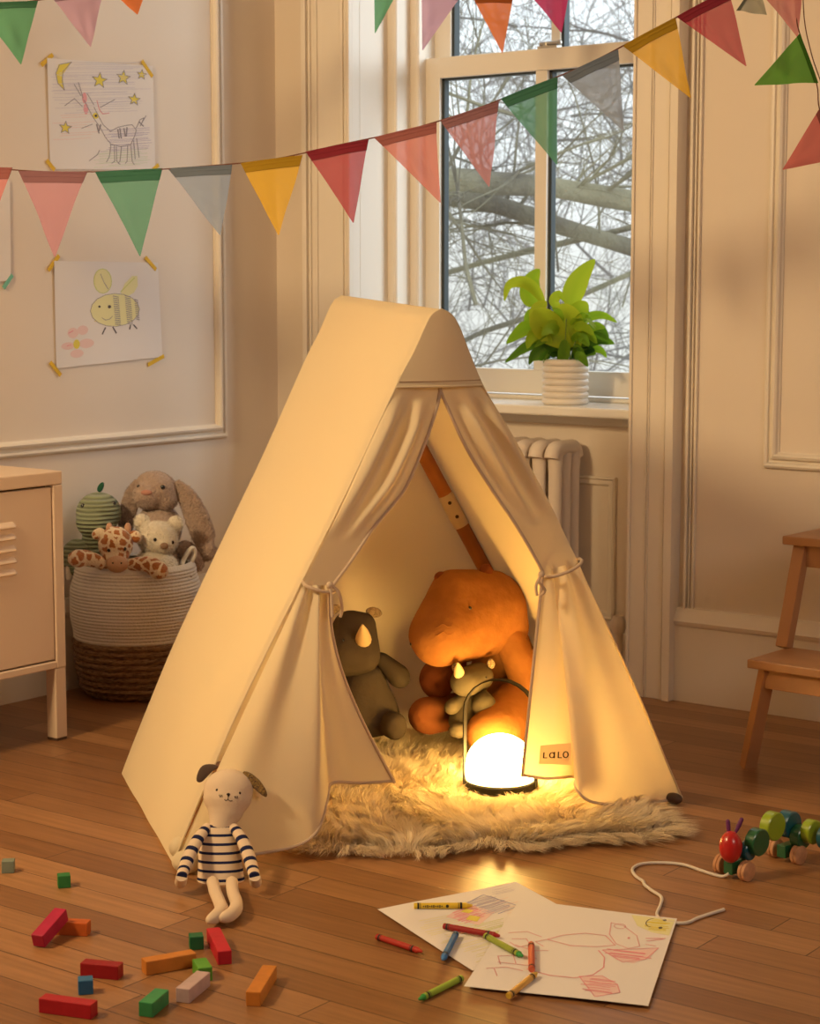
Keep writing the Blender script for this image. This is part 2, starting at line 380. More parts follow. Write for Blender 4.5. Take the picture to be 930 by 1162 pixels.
mb.build('glazing_spacer', darkgap, win, smooth=False)
MB().box((ug, YU+.022, zr0+.04), (g1, YU+.025, TOPZ-.06)).build('upper_pane', gm, win, smooth=False)
mb = MB().box((xl-.02, YS-.01, .762), (xr+.01, YS+.09, zb-.004)).box((xl-.03, YS+.0, zb), (xl-.002, YS+.1, TOPZ)).box((xr+.002, YS, zb), (xr+.03, YS+.1, TOPZ))
mb.build('window_frame', winm, win, smooth=False, bevel=.003)
# sash lock on the meeting rail
px_ = XZ(622, YS+.02); mb = MB().box((px_-.035, YS+.002, zr1), (px_+.03, YS+.03, zr1+.008)).tube([(px_-.03, YS+.01, zr1+.014), (px_+.035, YS+.008, zr1+.014)], .006, 10).ell((px_+.035, YS+.008, zr1+.014), (.008, .008, .008)).lathe([(0, .0), (.013, 0), (.013, .012), (0, .014)], (px_-.01, YS+.016, zr1+.006), 16)
mb.build('sash_lock', mat('brushed_nickel', (.45, .42, .38), .35, metal=.8), win)

# ================================================================== TENT
FL = F(195, 985); FR = F(773, 907); BL = F(137, 882); UV_ = FR-FL; VV = BL-FL
U = UV_.normalized(); N = Vector((U.y, -U.x, 0)); sdir = VV.normalized(); SL = VV.length
def FP(px, py, off=0): r = ray(px, py); return EYE + r*(((FL-EYE).dot(N)+off)/r.dot(N))
APX = FP(500, 351); TOPH = APX.z
canvas = mat('natural_canvas', (.82, .70, .50), .9, .05, bump=.25, bscale=900, bdist=.0006, transl=.23)
canvas2 = mat('canvas_hem', (.64, .49, .37), .85, .1, transl=.1)
tent = thing('play_tent', 'cream canvas a-frame play tent with tied back door curtains, glowing from the lantern inside', 'tent', ((FL+FR)/2+VV/2))
seamL = spline([FP(*p) for p in ((500, 351), (490, 357), (482, 371), (468, 402), (449, 438), (392, 560), (341, 662), (272, 802), (232, 893), (208, 950), (196, 980))], 5)
seamR = spline([FP(*p) for p in ((500, 351), (511, 357), (520, 371), (532, 402), (548, 440), (577, 489), (600, 530), (622, 572), (643, 617), (662, 657), (714, 766), (752, 856), (773, 905))], 5)
def back(p): return p + sdir*(SL + (.775-SL)*max(0, min(1, p.z/TOPH))) + Vector((0, 0, .022*max(0, min(1, p.z/TOPH))))
def side_fn(seam, sag, nsgn):
    def fn(u, v):
        p = poly_at(seam, v); q = back(p); r = p.lerp(q, u)
        d = math.sin(math.pi*u)*math.sin(math.pi*min(1, v*1.02))*sag
        r = r + (U*nsgn + Vector((0, 0, .4)))*-d
        r += (U*nsgn)*(noise.noise(r*4.5)*.006*math.sin(math.pi*u))
        if v > .97: r.z = max(r.z, .004)
        return r
    return fn
lab(MB().grid(side_fn(seamL, .018, -1), 30, 60).build('side_panel', canvas, tent), 'left sloping canvas side')
lab(MB().grid(side_fn(seamR, .02, 1), 30, 60).build('side_panel', canvas, tent), 'right sloping canvas side')
def bfn(u, v):
    a = back(poly_at(seamL, v)); b = back(poly_at(seamR, v)); r = a.lerp(b, u)
    return r + N*(-.02*math.sin(math.pi*u)*v + noise.noise(r*5)*.012*math.sin(math.pi*u))
MB().grid(bfn, 30, 40).build('back_panel', canvas, tent)
# gable cap above the door
def capfn(u, v):
    y = 352+(441-352)*v
    def onseam(seam):
        best = min(seam, key=lambda p: abs(p.z-FP(500, y).z)); return best
    z = FP(500, 352+86*v).z
    def zat(seam):
        for i in range(len(seam)-1):
            if (seam[i].z-z)*(seam[i+1].z-z) <= 0 and abs(seam[i].z-seam[i+1].z) > 1e-6:
                return seam[i].lerp(seam[i+1], (seam[i].z-z)/(seam[i].z-seam[i+1].z))
        return seam[0]
    a = zat(seamL); b = zat(seamR); r = a.lerp(b, u)
    return r + N*(.004+.010*math.sin(math.pi*u)*v)
MB().grid(capfn, 20, 16).build('gable_cap', canvas, tent)
# seams: piping along front edges, hem line under the cap
mb = MB(); mb.tube([p+N*.002 for p in seamL], .0020, 8); mb.tube([p+N*.002 for p in seamR], .0020, 8)
mb.tube([capfn(u/10, 1)+N*.001 for u in range(11)], .0022, 8)
mb.build('piping', canvas, tent)
mb = MB(); mb.tube([capfn(u/10, .93)+N*.0012 for u in range(11)], .0009, 6); mb.build('stitching', mat('stitch_thread', (.45, .30, .18), .8), tent)

def curtain(side, seam, top, tie, hem, inner, pleats, kf, ph, name_lab):
    # rows: top -> tie -> hem
    topA, topB = [FP(*p) for p in top]; 
    inn = spline([FP(*p) for p in inner], 4)
    hemP = smoothpoly([FP(*p) for p in hem], 4)
    tA = FP(*tie[0]); tB = FP(*tie[1])
    # outer edge: seam section between cap and tie
    sec = [p for p in seam if tA.z <= p.z <= topA.z+.02]
    nr1, nr2, nc = 34, 40, 72
    mb = MB(); rows = []
    for i in range(nr1):
        t = i/(nr1-1); o = poly_at(sec, t); e = poly_at(inn, t); row = []
        amp = pleats*(math.sin(math.pi*min(1, t*1.15+.12)))*(1-.35*t)*min(1, max(0, t-.06)*7)
        for j in range(nc+1):
            c = j/nc; p = o.lerp(e, c)
            env = math.sin(math.pi*min(1, c*1.0+.0))**.5 if 0 < c < 1 else 0
            row.append(p + N*(amp*(.6+math.sin(2*math.pi*kf*(c**1.1)+ph+.6*t))*env + .012*t - .006*max(0, 1-t*9)))
        rows.append(row)
    # dense column positions along the hem
    for i in range(1, nr2+1):
        t = i/nr2; row = []; amp = .011*(1-t)+.004*math.sin(math.pi*t)
        for j in range(nc+1):
            c = j/nc; m = rows[nr1-1][j]; h = poly_at(hemP, c)
            g = t**1.0
            p = m.lerp(h, g)
            env = math.sin(math.pi*c)**.6 if 0 < c < 1 else 0
            p = p + N*(amp*math.sin(2*math.pi*(kf+.6)*c+ph)*env*(1 if t < 1 else 1))
            p = p + N*(.012*math.sin(math.pi*t)*env)
            if side == 'L': p = p - U*(.036*math.sin(math.pi*t**.75)*c**3)
            if p.z < .004: p.z = .004
            row.append(p)
        rows.append(row)
    vs = [p for r in rows for p in r]; fs = []; R = len(rows)
    for i in range(R-1):
        for j in range(nc): a = i*(nc+1)+j; fs.append((a, a+1, a+nc+2, a+nc+1))
    mb.add(vs, fs); o = mb.build('curtain', canvas, tent); lab(o, name_lab)
    # hem and leading edge binding
    edge = [r[-1] for r in rows]; hl = rows[-1]
    h = MB(); h.tube([p+N*.001 for p in edge], .0035, 8, flat=1); h.tube([p+Vector((0, 0, .003)) for p in hl], .0032, 8)
    h.build('hem', canvas2, o)
    return o, rows, nr1
cl, rl, n1 = curtain('L', seamL, [(452, 432), (500, 438)], [(342, 662), (374, 666)],
    [(196, 982, .0), (235, 979, .035), (290, 971, .06), (335, 962, .075), (356, 949, .08), (366, 930, .07), (372, 905, .045), (377, 890, -.005), (410, 890, -.02), (447, 888, -.03)],
    [(500, 436), (498, 452), (483, 497), (460, 550), (442, 574), (420, 600), (397, 634), (374, 664)], .019, 1.9, .3, 'left door curtain tied back')
cr, rr, n1 = curtain('R', seamR, [(547, 432), (500, 438)], [(652, 640), (612, 650)],
    [(773, 905, .0), (745, 912, .03), (705, 915, .06), (672, 912, .08), (657, 902, .08), (652, 892, .055), (651, 883, .01), (620, 885, -.01), (592, 881, -.02)],
    [(500, 436), (503, 452), (527, 507), (557, 557), (578, 588), (597, 620), (612, 648)], .019, 1.9, .6, 'right door curtain tied back')
# tie cords
cordm = mat('tie_cord', (.62, .47, .34), .9, .1, bump=.5, bscale=500)
def tiecord(a, b, tails):
    mid = (a+b)/2; h = (a-b)/2; mb = MB()
    ring = [mid + h*1.02*math.cos(t) + N*(.016+.022*math.sin(t)) + Vector((0, 0, -.006*math.sin(t)))for t in [2*math.pi*i/24 for i in range(25)]]
    mb.tube(ring, .0035, 8, caps=False)
    for tl in tails: mb.tube(spline(tl, 6), .003, 8)
    mb.ell(tails[0][0], (.007, .007, .007)); return mb
kn = FP(374, 664, .035)
tiecord(FP(341, 661), FP(375, 668), [[kn, FP(384, 672, .04), FP(388, 690, .035), FP(386, 700, .03)], [kn, FP(376, 680, .04), FP(377, 700, .04)]]).build('tieback', cordm, tent)
kn = FP(614, 652, .035)
tiecord(FP(654, 634), FP(612, 652), [[kn, FP(611, 660, .04), FP(618, 670, .035), FP(612, 676, .03)], [kn, FP(608, 664, .04), FP(609, 676, .04)]]).build('tieback', cordm, tent)
# sewn label on the right curtain flap
def flap_pt(px, py, off=-.004):
    # nearest curtain point along the view line
    best = None; tgt = ray(px, py).normalized()
    for r in rr[n1:]:
        for p in r[44:]:
            d = (p-EYE).normalized().dot(tgt)
            if best is None or d > best[0]: best = (d, p)
    return EYE + ray(px, py)*(depth(best[1])-.012)
lc = [flap_pt(613, 846), flap_pt(648, 843), flap_pt(648, 868), flap_pt(611, 867)]
nrm = (lc[1]-lc[0]).cross(lc[3]-lc[0]).normalized()
if nrm.dot(EYE-lc[0]) < 0: nrm = -nrm
def LP(u, v, o=0): return lc[0].lerp(lc[1], u).lerp(lc[3].lerp(lc[2], u), v) + nrm*o
mb = MB(); mb.grid(lambda u, v: LP(u, v), 4, 4); lbl = lab(mb.build('label_patch', mat('label_cloth', (.84, .68, .50), .8, transl=.6), tent), 'small sewn label patch reading LaLo')
inkm = mat('label_ink', (.03, .015, .015), .8)
mb = MB()
def rib(mb, pts, w, fn, off, mi=0):
    P = [Vector((p[0], p[1])) for p in pts]
    for i in range(len(P)-1):
        d = (P[i+1]-P[i]); 
        if d.length < 1e-9: continue
        n = Vector((-d.y, d.x)).normalized()*w/2; e = d.normalized()*w*.3
        q = [P[i]-e+n, P[i+1]+e+n, P[i+1]+e-n, P[i]-e-n]
        mb.add([fn(a.x, a.y, off) for a in q], [(0, 1, 2, 3)], mi)
def circ(cx, cy, rx, ry, a0=0, a1=360, n=16): return [(cx+rx*math.cos(math.radians(a0+(a1-a0)*i/n)), cy+ry*math.sin(math.radians(a0+(a1-a0)*i/n))) for i in range(n+1)]
W_ = .042
for pts in ([(.14, .38), (.14, .66), (.24, .66)], circ(.40, .53, .072, .13), [(.475, .38), (.475, .67)], [(.60, .38), (.60, .66), (.70, .66)], circ(.83, .52, .075, .14)):
    rib(mb, pts, W_, LP, .0012)
mb.build('lettering', inkm, lbl, smooth=False)
# poles
woodp = mat('beech_pole', (.42, .15, .035), .5, .3, bump=.2, bscale=30, var=.15, vscale=12)
capm = mat('pole_cap', (.10, .06, .04), .5)
def pole(a, b, r=.0165, nm='pole'):
    o = MB().tube([a, a.lerp(b, .5), b], r, 16).build(nm, woodp, tent); return o
bapx = back(APX)-Vector((0, 0, .03)); fapx = APX-Vector((0, 0, .03))-N*.03
BR = FR+VV
nb = (BR-BL).cross(bapx-BL).normalized()
pA = PL(462, 481, BL-nb*0+N*.03, nb); pB = PL(552, 649, BL+N*.03, nb); dd = (pB-pA).normalized()
t = (0.03-pB.z)/dd.z; pF = pB+dd*t; t = (bapx.z-.02-pA.z)/dd.z; pT = pA+dd*t
rp_ = lab(pole(pT, pF, .0175), 'rear right wooden pole with metal connector')
inL = U*.035; inR = -U*.035; Z0 = Vector((0, 0, .012))
pole(fapx, FL+inL+Z0-N*.03, .014); pole(fapx, FR+inR+Z0-N*.035, .014); pole(bapx, BL+inL+Z0+N*.06, .014)
MB().tube([fapx+N*.01, bapx], .014, 14).build('ridge_pole', woodp, tent)
c0 = PL(503, 562, BL+N*.03, nb); c1 = PL(524, 596, BL+N*.03, nb)
c0 = pA+dd*(c0-pA).dot(dd); c1 = pA+dd*(c1-pA).dot(dd)
con = MB().tube([c0, c1], .0195, 18).build('connector', mat('cream_metal', (.62, .50, .36), .4, .5), rp_)
for f in (.28, .72):
    p = c0.lerp(c1, f); d = (EYE-p).normalized(); MB().tube([p+d*.016, p+d*.0225], .0045, 10).build('bolt', mat('dark_bolt', (.08, .05, .03), .3, metal=.7), con)
# feet
fo = F(211, 978, .02)
mb = MB().ell(fo, (.030, .026, .022)).ell(F(205, 962, .03), (.026, .022, .022)); soft('foot_sleeve', mb, canvas, tent, .005, 4)
MB().ell(F(764, 906, .012), (.02, .014, .012)).build('foot_cap', capm, tent)

# ================================================================== LANTERN
lc_ = F(567, 892, .03); base = Vector((lc_.x, lc_.y, .03))
lan = thing('lantern', 'glowing white dome table lantern with a thin black carry handle inside the tent', 'lamp', base)
R = .0735; blk = mat('black_metal', (.008, .006, .005), .6, .2)
MB().lathe([(0, 0), (R+.004, 0), (R+.006, .003), (R+.006, .014), (R+.003, .017), (R-.002, .017), (R-.006, .016), (0, .016)], base, 48).build('base', blk, lan)
prof = [(R-.002, .016), (R, .022), (R, .045)] + [(R*math.cos(a), .045+R*.93*math.sin(a)) for a in [math.pi/2*i/14 for i in range(1, 15)]]
glob = bpy.data.materials.new('opal_globe'); glob.use_nodes = True; gb = glob.node_tree.nodes['Principled BSDF']
gb.inputs['Base Color'].default_value = (.9, .85, .75, 1); gb.inputs['Emission Color'].default_value = (1, .60, .15, 1); gb.inputs['Emission Strength'].default_value = 50
MB().lathe(prof, base, 48).build('globe', glob, lan)
# handle: flat band arch in the plane facing the viewer
hd = (Matrix.Rotation(math.radians(-22), 3, 'Z') @ RT); hh = .232
pts = [base+hd*(-(R+.007))+Vector((0, 0, .004))]
for i in range(4): pts.append(base+hd*(-(R+.007))+Vector((0, 0, .03+.036*i)))
Ra = R+.007
for i in range(0, 13):
    a = math.pi*i/12; pts.append(base+hd*(-Ra*math.cos(a))+Vector((0, 0, .160+(hh-.160)*math.sin(a))))
for i in range(4): pts.append(base+hd*(Ra)+Vector((0, 0, .138-.036*i)))
pts.append(base+hd*Ra+Vector((0, 0, .004)))
mb = MB(); bd = Vector((-hd.y, hd.x, 0)); vs = []; fs = []
for i, p in enumerate(pts):
    d = (pts[min(i+1, len(pts)-1)]-pts[max(i-1, 0)]).normalized(); nn = d.cross(bd).normalized()
    for s1, s2 in ((-1, -1), (1, -1), (1, 1), (-1, 1)): vs.append(p+nn*s1*.0013+bd*s2*.009)
for i in range(len(pts)-1):
    for j in range(4): fs.append((i*4+j, i*4+(j+1) % 4, i*4+4+(j+1) % 4, i*4+4+j))
mb.add(vs, fs); mb.build('handle', blk, lan)

# ================================================================== SHEEPSKIN RUG
outl = [(318, 950), (345, 962), (395, 968), (430, 972), (478, 970), (515, 966), (540, 962), (556, 955), (575, 962), (610, 964), (650, 957), (700, 953), (735, 952), (762, 944), (757, 930), (725, 915), (690, 890), (660, 862), (632, 838), (598, 818), (540, 812), (480, 815), (438, 822), (410, 840), (380, 868), (345, 905), (325, 930)]
ring = [F(x, y, .008) for x, y in outl]; cen = sum(ring, Vector())/len(ring)
rug = thing('sheepskin_rug', 'fluffy cream sheepskin rug spreading out of the tent doorway', 'rug', (cen.x, cen.y, 0))
mb = MB(); vs = []; fs = []; RN = 7; K = len(ring)
for i in range(RN):
    s = (1-i/RN)*.91
    for p in ring: q = cen.lerp(p, s); vs.append((q.x, q.y, .002 if i == 0 else .012+.006*min(i, 2)/2+.004*noise.noise(q*9)))
vs.append((cen.x, cen.y, .018))
for i in range(RN-1):
    for j in range(K): fs.append((i*K+j, i*K+(j+1) % K, (i+1)*K+(j+1) % K, (i+1)*K+j))
for j in range(K): fs.append(((RN-1)*K+j, (RN-1)*K+(j+1) % K, RN*K))
mb.add(vs, fs); furm = mat('sheep_wool', (.86, .74, .55), .9, .05, transl=.16)
mb.build('hide', furm, rug)
def inpoly(x, y):
    c = False; j = K-1
    for i in range(K):
        a, b = ring[i], ring[j]
        if (a.y > y) != (b.y > y) and x < (b.x-a.x)*(y-a.y)/(b.y-a.y)+a.x: c = not c
        j = i
    return c
xs = [p.x for p in ring]; ys = [p.y for p in ring]; vs = []; fs = []
rng = random.Random(3); cnt = 0
while cnt < 95000:
    x = rng.uniform(min(xs), max(xs)); y = rng.uniform(min(ys), max(ys))
    if not inpoly(x, y): continue
    if (x-base.x)**2+(y-base.y)**2 < .078**2: continue
    cnt += 1
    jx = x+.012*noise.noise(Vector((x*40, y*40, 1))); jy = y+.012*noise.noise(Vector((x*40, y*40, 9)))
    cx_, cy_ = math.floor(jx/.021), math.floor(jy/.021); hv = noise.noise(Vector((cx_*3.7, cy_*5.3, 2)))
    ang = 2*math.pi*noise.noise(Vector((x*4, y*4, 0)))*1.1 + hv*2.0; lean = .018+.020*abs(hv)
    ex = (x-cen.x); ey = (y-cen.y); el = math.hypot(ex, ey)+1e-6; rr_ = min(1, el/.5)
    dx = math.cos(ang)*lean+ex/el*.016*rr_+((cx_+.5)*.021-x)*.7+rng.gauss(0, .003); dy = math.sin(ang)*lean+ey/el*.016*rr_+((cy_+.5)*.021-y)*.7+rng.gauss(0, .003)
    edge_ = not inpoly(cen.x+ex*1.09, cen.y+ey*1.09)
    if edge_: dx += ex/el*.022; dy += ey/el*.022
    zb_ = .004 if edge_ and rng.random() < .6 else .010
    L_ = (.8 if edge_ else 1)*rng.uniform(.022, .044)*(1+.35*noise.noise(Vector((x*22, y*22, 4)))); wv = rng.uniform(.0004, .0009); a2 = rng.uniform(0, math.pi); wx, wy = math.cos(a2)*wv, math.sin(a2)*wv
    b = len(vs); k1 = rng.uniform(-.003, .003); k2 = rng.uniform(-.003, .003)
    for t_, ww in ((0, 1), (.4, 1), (.75, .8), (1, .15)):
        q = t_*t_; px_ = x+dx*q*1.1+k1*math.sin(3*t_); py_ = y+dy*q*1.1+k2*math.sin(3*t_); pz = zb_+L_*(t_-(.62 if edge_ else .28)*q)
        vs.append((px_-wx*ww, py_-wy*ww, pz)); vs.append((px_+wx*ww, py_+wy*ww, pz))
    for i in range(3): fs.append((b+2*i, b+2*i+1, b+2*i+3, b+2*i+2))
mb = MB(); mb.add(vs, fs); o = mb.build('pile', furm, rug, smooth=True); o['kind'] = 'stuff'; del mb, vs, fs

# ================================================================== PLUSH HELPERS
def BE(mb, px, py, rx, ry, fn, rz=None, rot=0, dk=1.0):
    """stuffed lobe: centre on the surface given by fn, radii in photo pixels turned into metres at its own depth"""
    c = fn(px, py) if callable(fn) else EYE+ray(px, py)*fn; s = depth(c)/FPX
    rx, ry = rx*s, ry*s; rz = (rz*s if rz else (rx+ry)/2*dk)
    M = Matrix((RT, UP, -FW)).transposed(); a = math.radians(rot); R2 = M @ Matrix.Rotation(a, 3, 'Z')
    mb.ell(c, (rx, ry, rz), R2); return c
def hull(*els):
    """closed convex skin over several lobes"""
    import bmesh
    t = MB()
    for e in els: e(t)
    bm = bmesh.new()
    for v in t.v: bm.verts.new(v)
    r = bmesh.ops.convex_hull(bm, input=bm.verts)
    bmesh.ops.delete(bm, geom=[g for g in r['geom_interior'] if isinstance(g, bmesh.types.BMVert)], context='VERTS')
    bm.verts.index_update(); vs = [v.co.copy() for v in bm.verts]; fs = [tuple(v.index for v in f.verts) for f in bm.faces]; bm.free()
    return vs, fs
def EL(*a, **k): return lambda m_: BE(m_, *a, **k)
def surf(o_px, o_py, c, r, out=.0):  # point on the front of a sphere-ish lobe
    pass
def dot(mb, px, py, dep, rp, flat=.5, n=10, rot=0, asp=1):
    c = EYE+ray(px, py)*dep; s = dep/FPX; M = Matrix((RT, UP, -FW)).transposed() @ Matrix.Rotation(math.radians(rot), 3, 'Z')
    mb.ell(c, (rp*s, rp*s*asp, rp*s*flat), M, n, 8)
def front(obj, px, py, lift=.0):
    """depth of the first surface of obj met by the view line through (px,py)"""
    off = Vector(obj.parent.location) if obj.parent else Vector((0, 0, 0))
    d = ray(px, py); ok, loc, nn, ix = obj.ray_cast(EYE-off, d.normalized())
    return (depth(loc+off)-lift) if ok else None
def dots(lst, name, m, parent, obj=None, dflt=None, flat=.5):
    for x, y, r in lst:
        d = front(obj, x, y) if obj else dflt
        d = d or dflt
        if d: q = MB(); dot(q, x, y, d, r, flat); q.build(name, m, parent)
def fuzz(o, n, L_, w_=.0007, seed=1):
    """short pile grown out of the plush surface, kept in the same mesh"""
    me = o.data; rg = random.Random(seed); vs = [v.co.copy() for v in me.vertices]; fs = [tuple(p.vertices) for p in me.polygons]; P = me.polygons; m = me.materials[0]; k = len(P)
    base = [(P[rg.randrange(k)]) for _ in range(n)]
    for p in base:
        c = p.center + Vector([rg.uniform(-.002, .002) for _ in range(3)]); nn = p.normal; c = p.center + (c-p.center - nn*(c-p.center).dot(nn)) - nn*.0008
        t = nn.cross(Vector([rg.uniform(-1, 1) for _ in range(3)])).normalized(); l = L_*rg.uniform(.6, 1.2)
        tip = c+nn*l*.85+Vector([rg.uniform(-.45, .45)*l for _ in range(3)])+Vector((0, 0, -.25*l)); b = len(vs)
        vs += [c-t*w_, c+t*w_, tip]; fs.append((b, b+1, b+2))
    m2 = bpy.data.meshes.new(me.name); m2.from_pydata(vs, [], fs); m2.materials.append(m); m2.polygons.foreach_set('use_smooth', [True]*len(fs)); m2.update(); o.data = m2
    return o
blackeye = mat('bead_eye', (.012, .010, .010), .2, .6)

# ---- orange hippo
og = mat('ochre_muslin', (.31, .125, .036), .95, .04, bump=.55, bscale=38, bdet=8, bdist=.006, var=.10, vscale=20)
ogd = mat('rust_muslin', (.20, .060, .025), .95, .04, bump=.55, bscale=38, bdet=8, bdist=.006)
loc = FP(560, 800, -.5); hip = thing('plush_hippo', 'big ochre orange stuffed hippo slumped against the tent side behind the lantern', 'stuffed animal', (loc.x, loc.y, .03))
H = lambda o_: (lambda x, y: FP(x, y, o_))
mb = MB(); mb.add(*hull(EL(556, 692, 42, 46, H(-.50), rz=40), EL(500, 720, 37, 38, H(-.44), rz=36), EL(511, 671, 24, 25, H(-.48), rz=28), EL(572, 712, 28, 28, H(-.50))))
body_h = soft('head', mb, og, hip, .005, 12, .002, 14)
mb = MB(); mb.add(*hull(EL(574, 735, 30, 30, H(-.53)), EL(574, 800, 40, 42, H(-.55)), EL(548, 800, 30, 36, H(-.57))))
soft('body', mb, og, hip, .006, 10, .003, 18)
mb = MB(); mb.add(*hull(EL(578, 728, 17, 22, H(-.46)), EL(597, 770, 19, 28, H(-.42)))); mb.add(*hull(EL(597, 770, 19, 28, H(-.42)), EL(604, 812, 17, 24, H(-.37)))); soft('arm', mb, og, hip, .006, 8, .002, 20)
mb = MB(); mb.add(*hull(EL(496, 770, 21, 24, H(-.54)), EL(512, 752, 18, 16, H(-.58)))); lab(soft('arm', mb, ogd, hip, .005, 8, .002, 25), 'dark rust arm')
mb = MB(); mb.add(*hull(EL(585, 806, 32, 34, H(-.42)), EL(562, 832, 34, 30, H(-.33)))); soft('leg', mb, og, hip, .006, 10, .002, 20)
mb = MB(); mb.add(*hull(EL(487, 812, 25, 22, H(-.50)), EL(516, 806, 22, 20, H(-.58)))); lab(soft('leg', mb, mat('amber_muslin', (.27, .092, .032), .95, .04, bump=.55, bscale=38, bdet=8, bdist=.006), hip, .005, 8, .002, 20), 'reddish leg')
for (x, y) in ((500, 656), (551, 648)):
    mb = MB(); BE(mb, x, y, 8, 8, H(-.48), rz=6); soft('ear', mb, ogd, hip, .003, 2)
dots([(533, 690, 2.2)], 'eye', blackeye, hip, body_h, depth(FP(533, 690, -.4)))
dots([(466.5, 731, 1.8)], 'nostril', blackeye, hip, body_h, depth(FP(465, 731, -.4)))
mb = MB()
for y0 in (712, 721):
    pts = []
    for i in range(9):
        x = 494+18*i/8; y = y0+1.2*math.sin(i*1.3)-3*math.sin(math.pi*i/8); d = front(body_h, x, y)
        if d: pts.append(EYE+ray(x, y)*(d-.0005))
    if len(pts) > 2: mb.tube(pts, .0011, 6)
if mb.v: mb.build('crease', og, hip)
# neck seam shadow fold
# ---- tall grey rhino
gr = mat('grey_olive_muslin', (.078, .058, .042), .95, .04, bump=.5, bscale=45, bdet=8, bdist=.005)
cre = mat('cream_felt', (.66, .47, .27), .9, .05)
loc = FP(425, 815, -.6); rh = thing('plush_rhino', 'tall olive grey stuffed rhino leaning behind the left door curtain', 'stuffed animal', (loc.x, loc.y, .03))
mb = MB(); mb.add(*hull(EL(398, 712, 21, 20, H(-.62), rot=10), EL(413, 712, 14, 17, H(-.60)), EL(408, 744, 24, 22, H(-.585), rot=10), EL(390, 742, 24, 26, H(-.6))))
rhh = soft('head', mb, gr, rh, .005, 6, .0015, 25)
mb = MB(); mb.add(*hull(EL(413, 770, 23, 16, H(-.60), rot=15), EL(428, 812, 27, 24, H(-.58)), EL(408, 812, 28, 26, H(-.6)))); soft('body', mb, gr, rh, .005, 8, .002, 22)
mb = MB(); mb.add(*hull(EL(452, 767, 13, 15, H(-.56), rot=35), EL(434, 750, 9, 11, H(-.585), rot=40))); soft('arm', mb, gr, rh, .004, 4)
mb = MB(); mb.add(*hull(EL(448, 824, 14, 16, H(-.50)), EL(438, 820, 12, 15, H(-.56)))); soft('leg', mb, gr, rh, .004, 4)
mb = MB(); BE(mb, 402, 829, 15, 16, H(-.50)); soft('leg', mb, gr, rh, .004, 4)
patt = spotmat('leopard_print', (.50, .36, .20), (.10, .05, .025), 260, .12)
for x, y, r, a in ((377, 692, 10, 20), (424, 695, 10, -8)):
    mb = MB(); BE(mb, x, y, r, 6.5, H(-.60), rz=3, rot=a); soft('ear', mb, patt, rh, .003, 2)
d = front(rhh, 412, 726) or depth(FP(412, 726, -.5))
mb = MB(); s = d/FPX; tipp = EYE+ray(411, 709)*(d-.045); mb.tube([EYE+ray(412, 726)*(d+.004), EYE+ray(412, 724)*(d-.010), EYE+ray(412, 717)*(d-.03), tipp], [9.5*s, 9*s, 6*s, 1.2*s], 14); mb.build('horn', cre, rh)
mb = MB(); d = front(rhh, 389, 727) or d; dot(mb, 389, 727, d, 1.8); mb.build('eye', blackeye, rh)
# ---- small grey hippo in front of the big one
g2 = mat('warm_grey_velour', (.115, .092, .062), .95, .04, bump=.5, bscale=45, bdet=8, bdist=.005)
loc = FP(530, 825, -.42); sm = thing('plush_rhino', 'small grey stuffed rhino with a cream horn sitting in the lap of the orange hippo', 'stuffed animal', (loc.x, loc.y, .03))
mb = MB(); mb.add(*hull(EL(543, 768, 17, 17, H(-.42)), EL(528, 774, 18, 17, H(-.39)))); smh = soft('head', mb, g2, sm, .004, 5)
mb = MB(); mb.add(*hull(EL(534, 796, 16, 14, H(-.42)), EL(532, 818, 24, 18, H(-.41)))); soft('body', mb, g2, sm, .004, 5)
mb = MB(); mb.add(*hull(EL(549, 801, 14, 15, H(-.365), rot=-15), EL(546, 790, 9, 9, H(-.40)))); soft('arm', mb, g2, sm, .004, 3)
mb = MB(); mb.add(*hull(EL(513, 802, 10, 9, H(-.40), rot=40), EL(523, 794, 7, 7, H(-.41)))); soft('arm', mb, g2, sm, .004, 3)
for x in (520, 548): mb = MB(); BE(mb, x, 829, 12, 9, H(-.37)); soft('leg', mb, g2, sm, .004, 3)
d = front(smh, 521, 766) or 4.2; s = d/FPX
mb = MB(); mb.tube([EYE+ray(521, 765)*(d+.006), EYE+ray(520, 759)*(d-.01), EYE+ray(519, 752)*(d-.016)], [6.5*s, 5*s, 1*s], 12); mb.build('horn', cre, sm)
for x, y in ((557, 753), (517, 758)):
    mb = MB(); BE(mb, x, y, 4.5, 6, H(-.40), rz=2.5, rot=10); soft('ear', mb, patt, sm, .002, 2)
mb = MB(); d = front(smh, 551, 769) or d; dot(mb, 551, 769, d, 1.5); mb.build('eye', blackeye, sm)

# ================================================================== STRIPED PUPPY DOLL
dollb = mat('doll_linen', (.74, .58, .43), .9, .08, bump=.3, bscale=600)
sit = F(250, 1008, .0); dl = thing('puppy_doll', 'cream cloth puppy doll in a navy striped shirt sitting against the tent corner', 'doll', sit)
D0 = depth(F(250, 1005)); 
mb = MB(); 
def DD(y): return D0 + .03 + (1005-y)*.00055   # leans back a little
for x, y, rx, ry in ((259, 896, 29, 24), (258, 905, 28, 22), (256, 918, 21, 20), (252, 930, 15, 16), (250, 938, 14, 10)): BE(mb, x, y, rx, ry, DD(y)-.0, rz=max(rx, ry)*.72)
dh = soft('head', mb, dollb, dl, .004, 6)
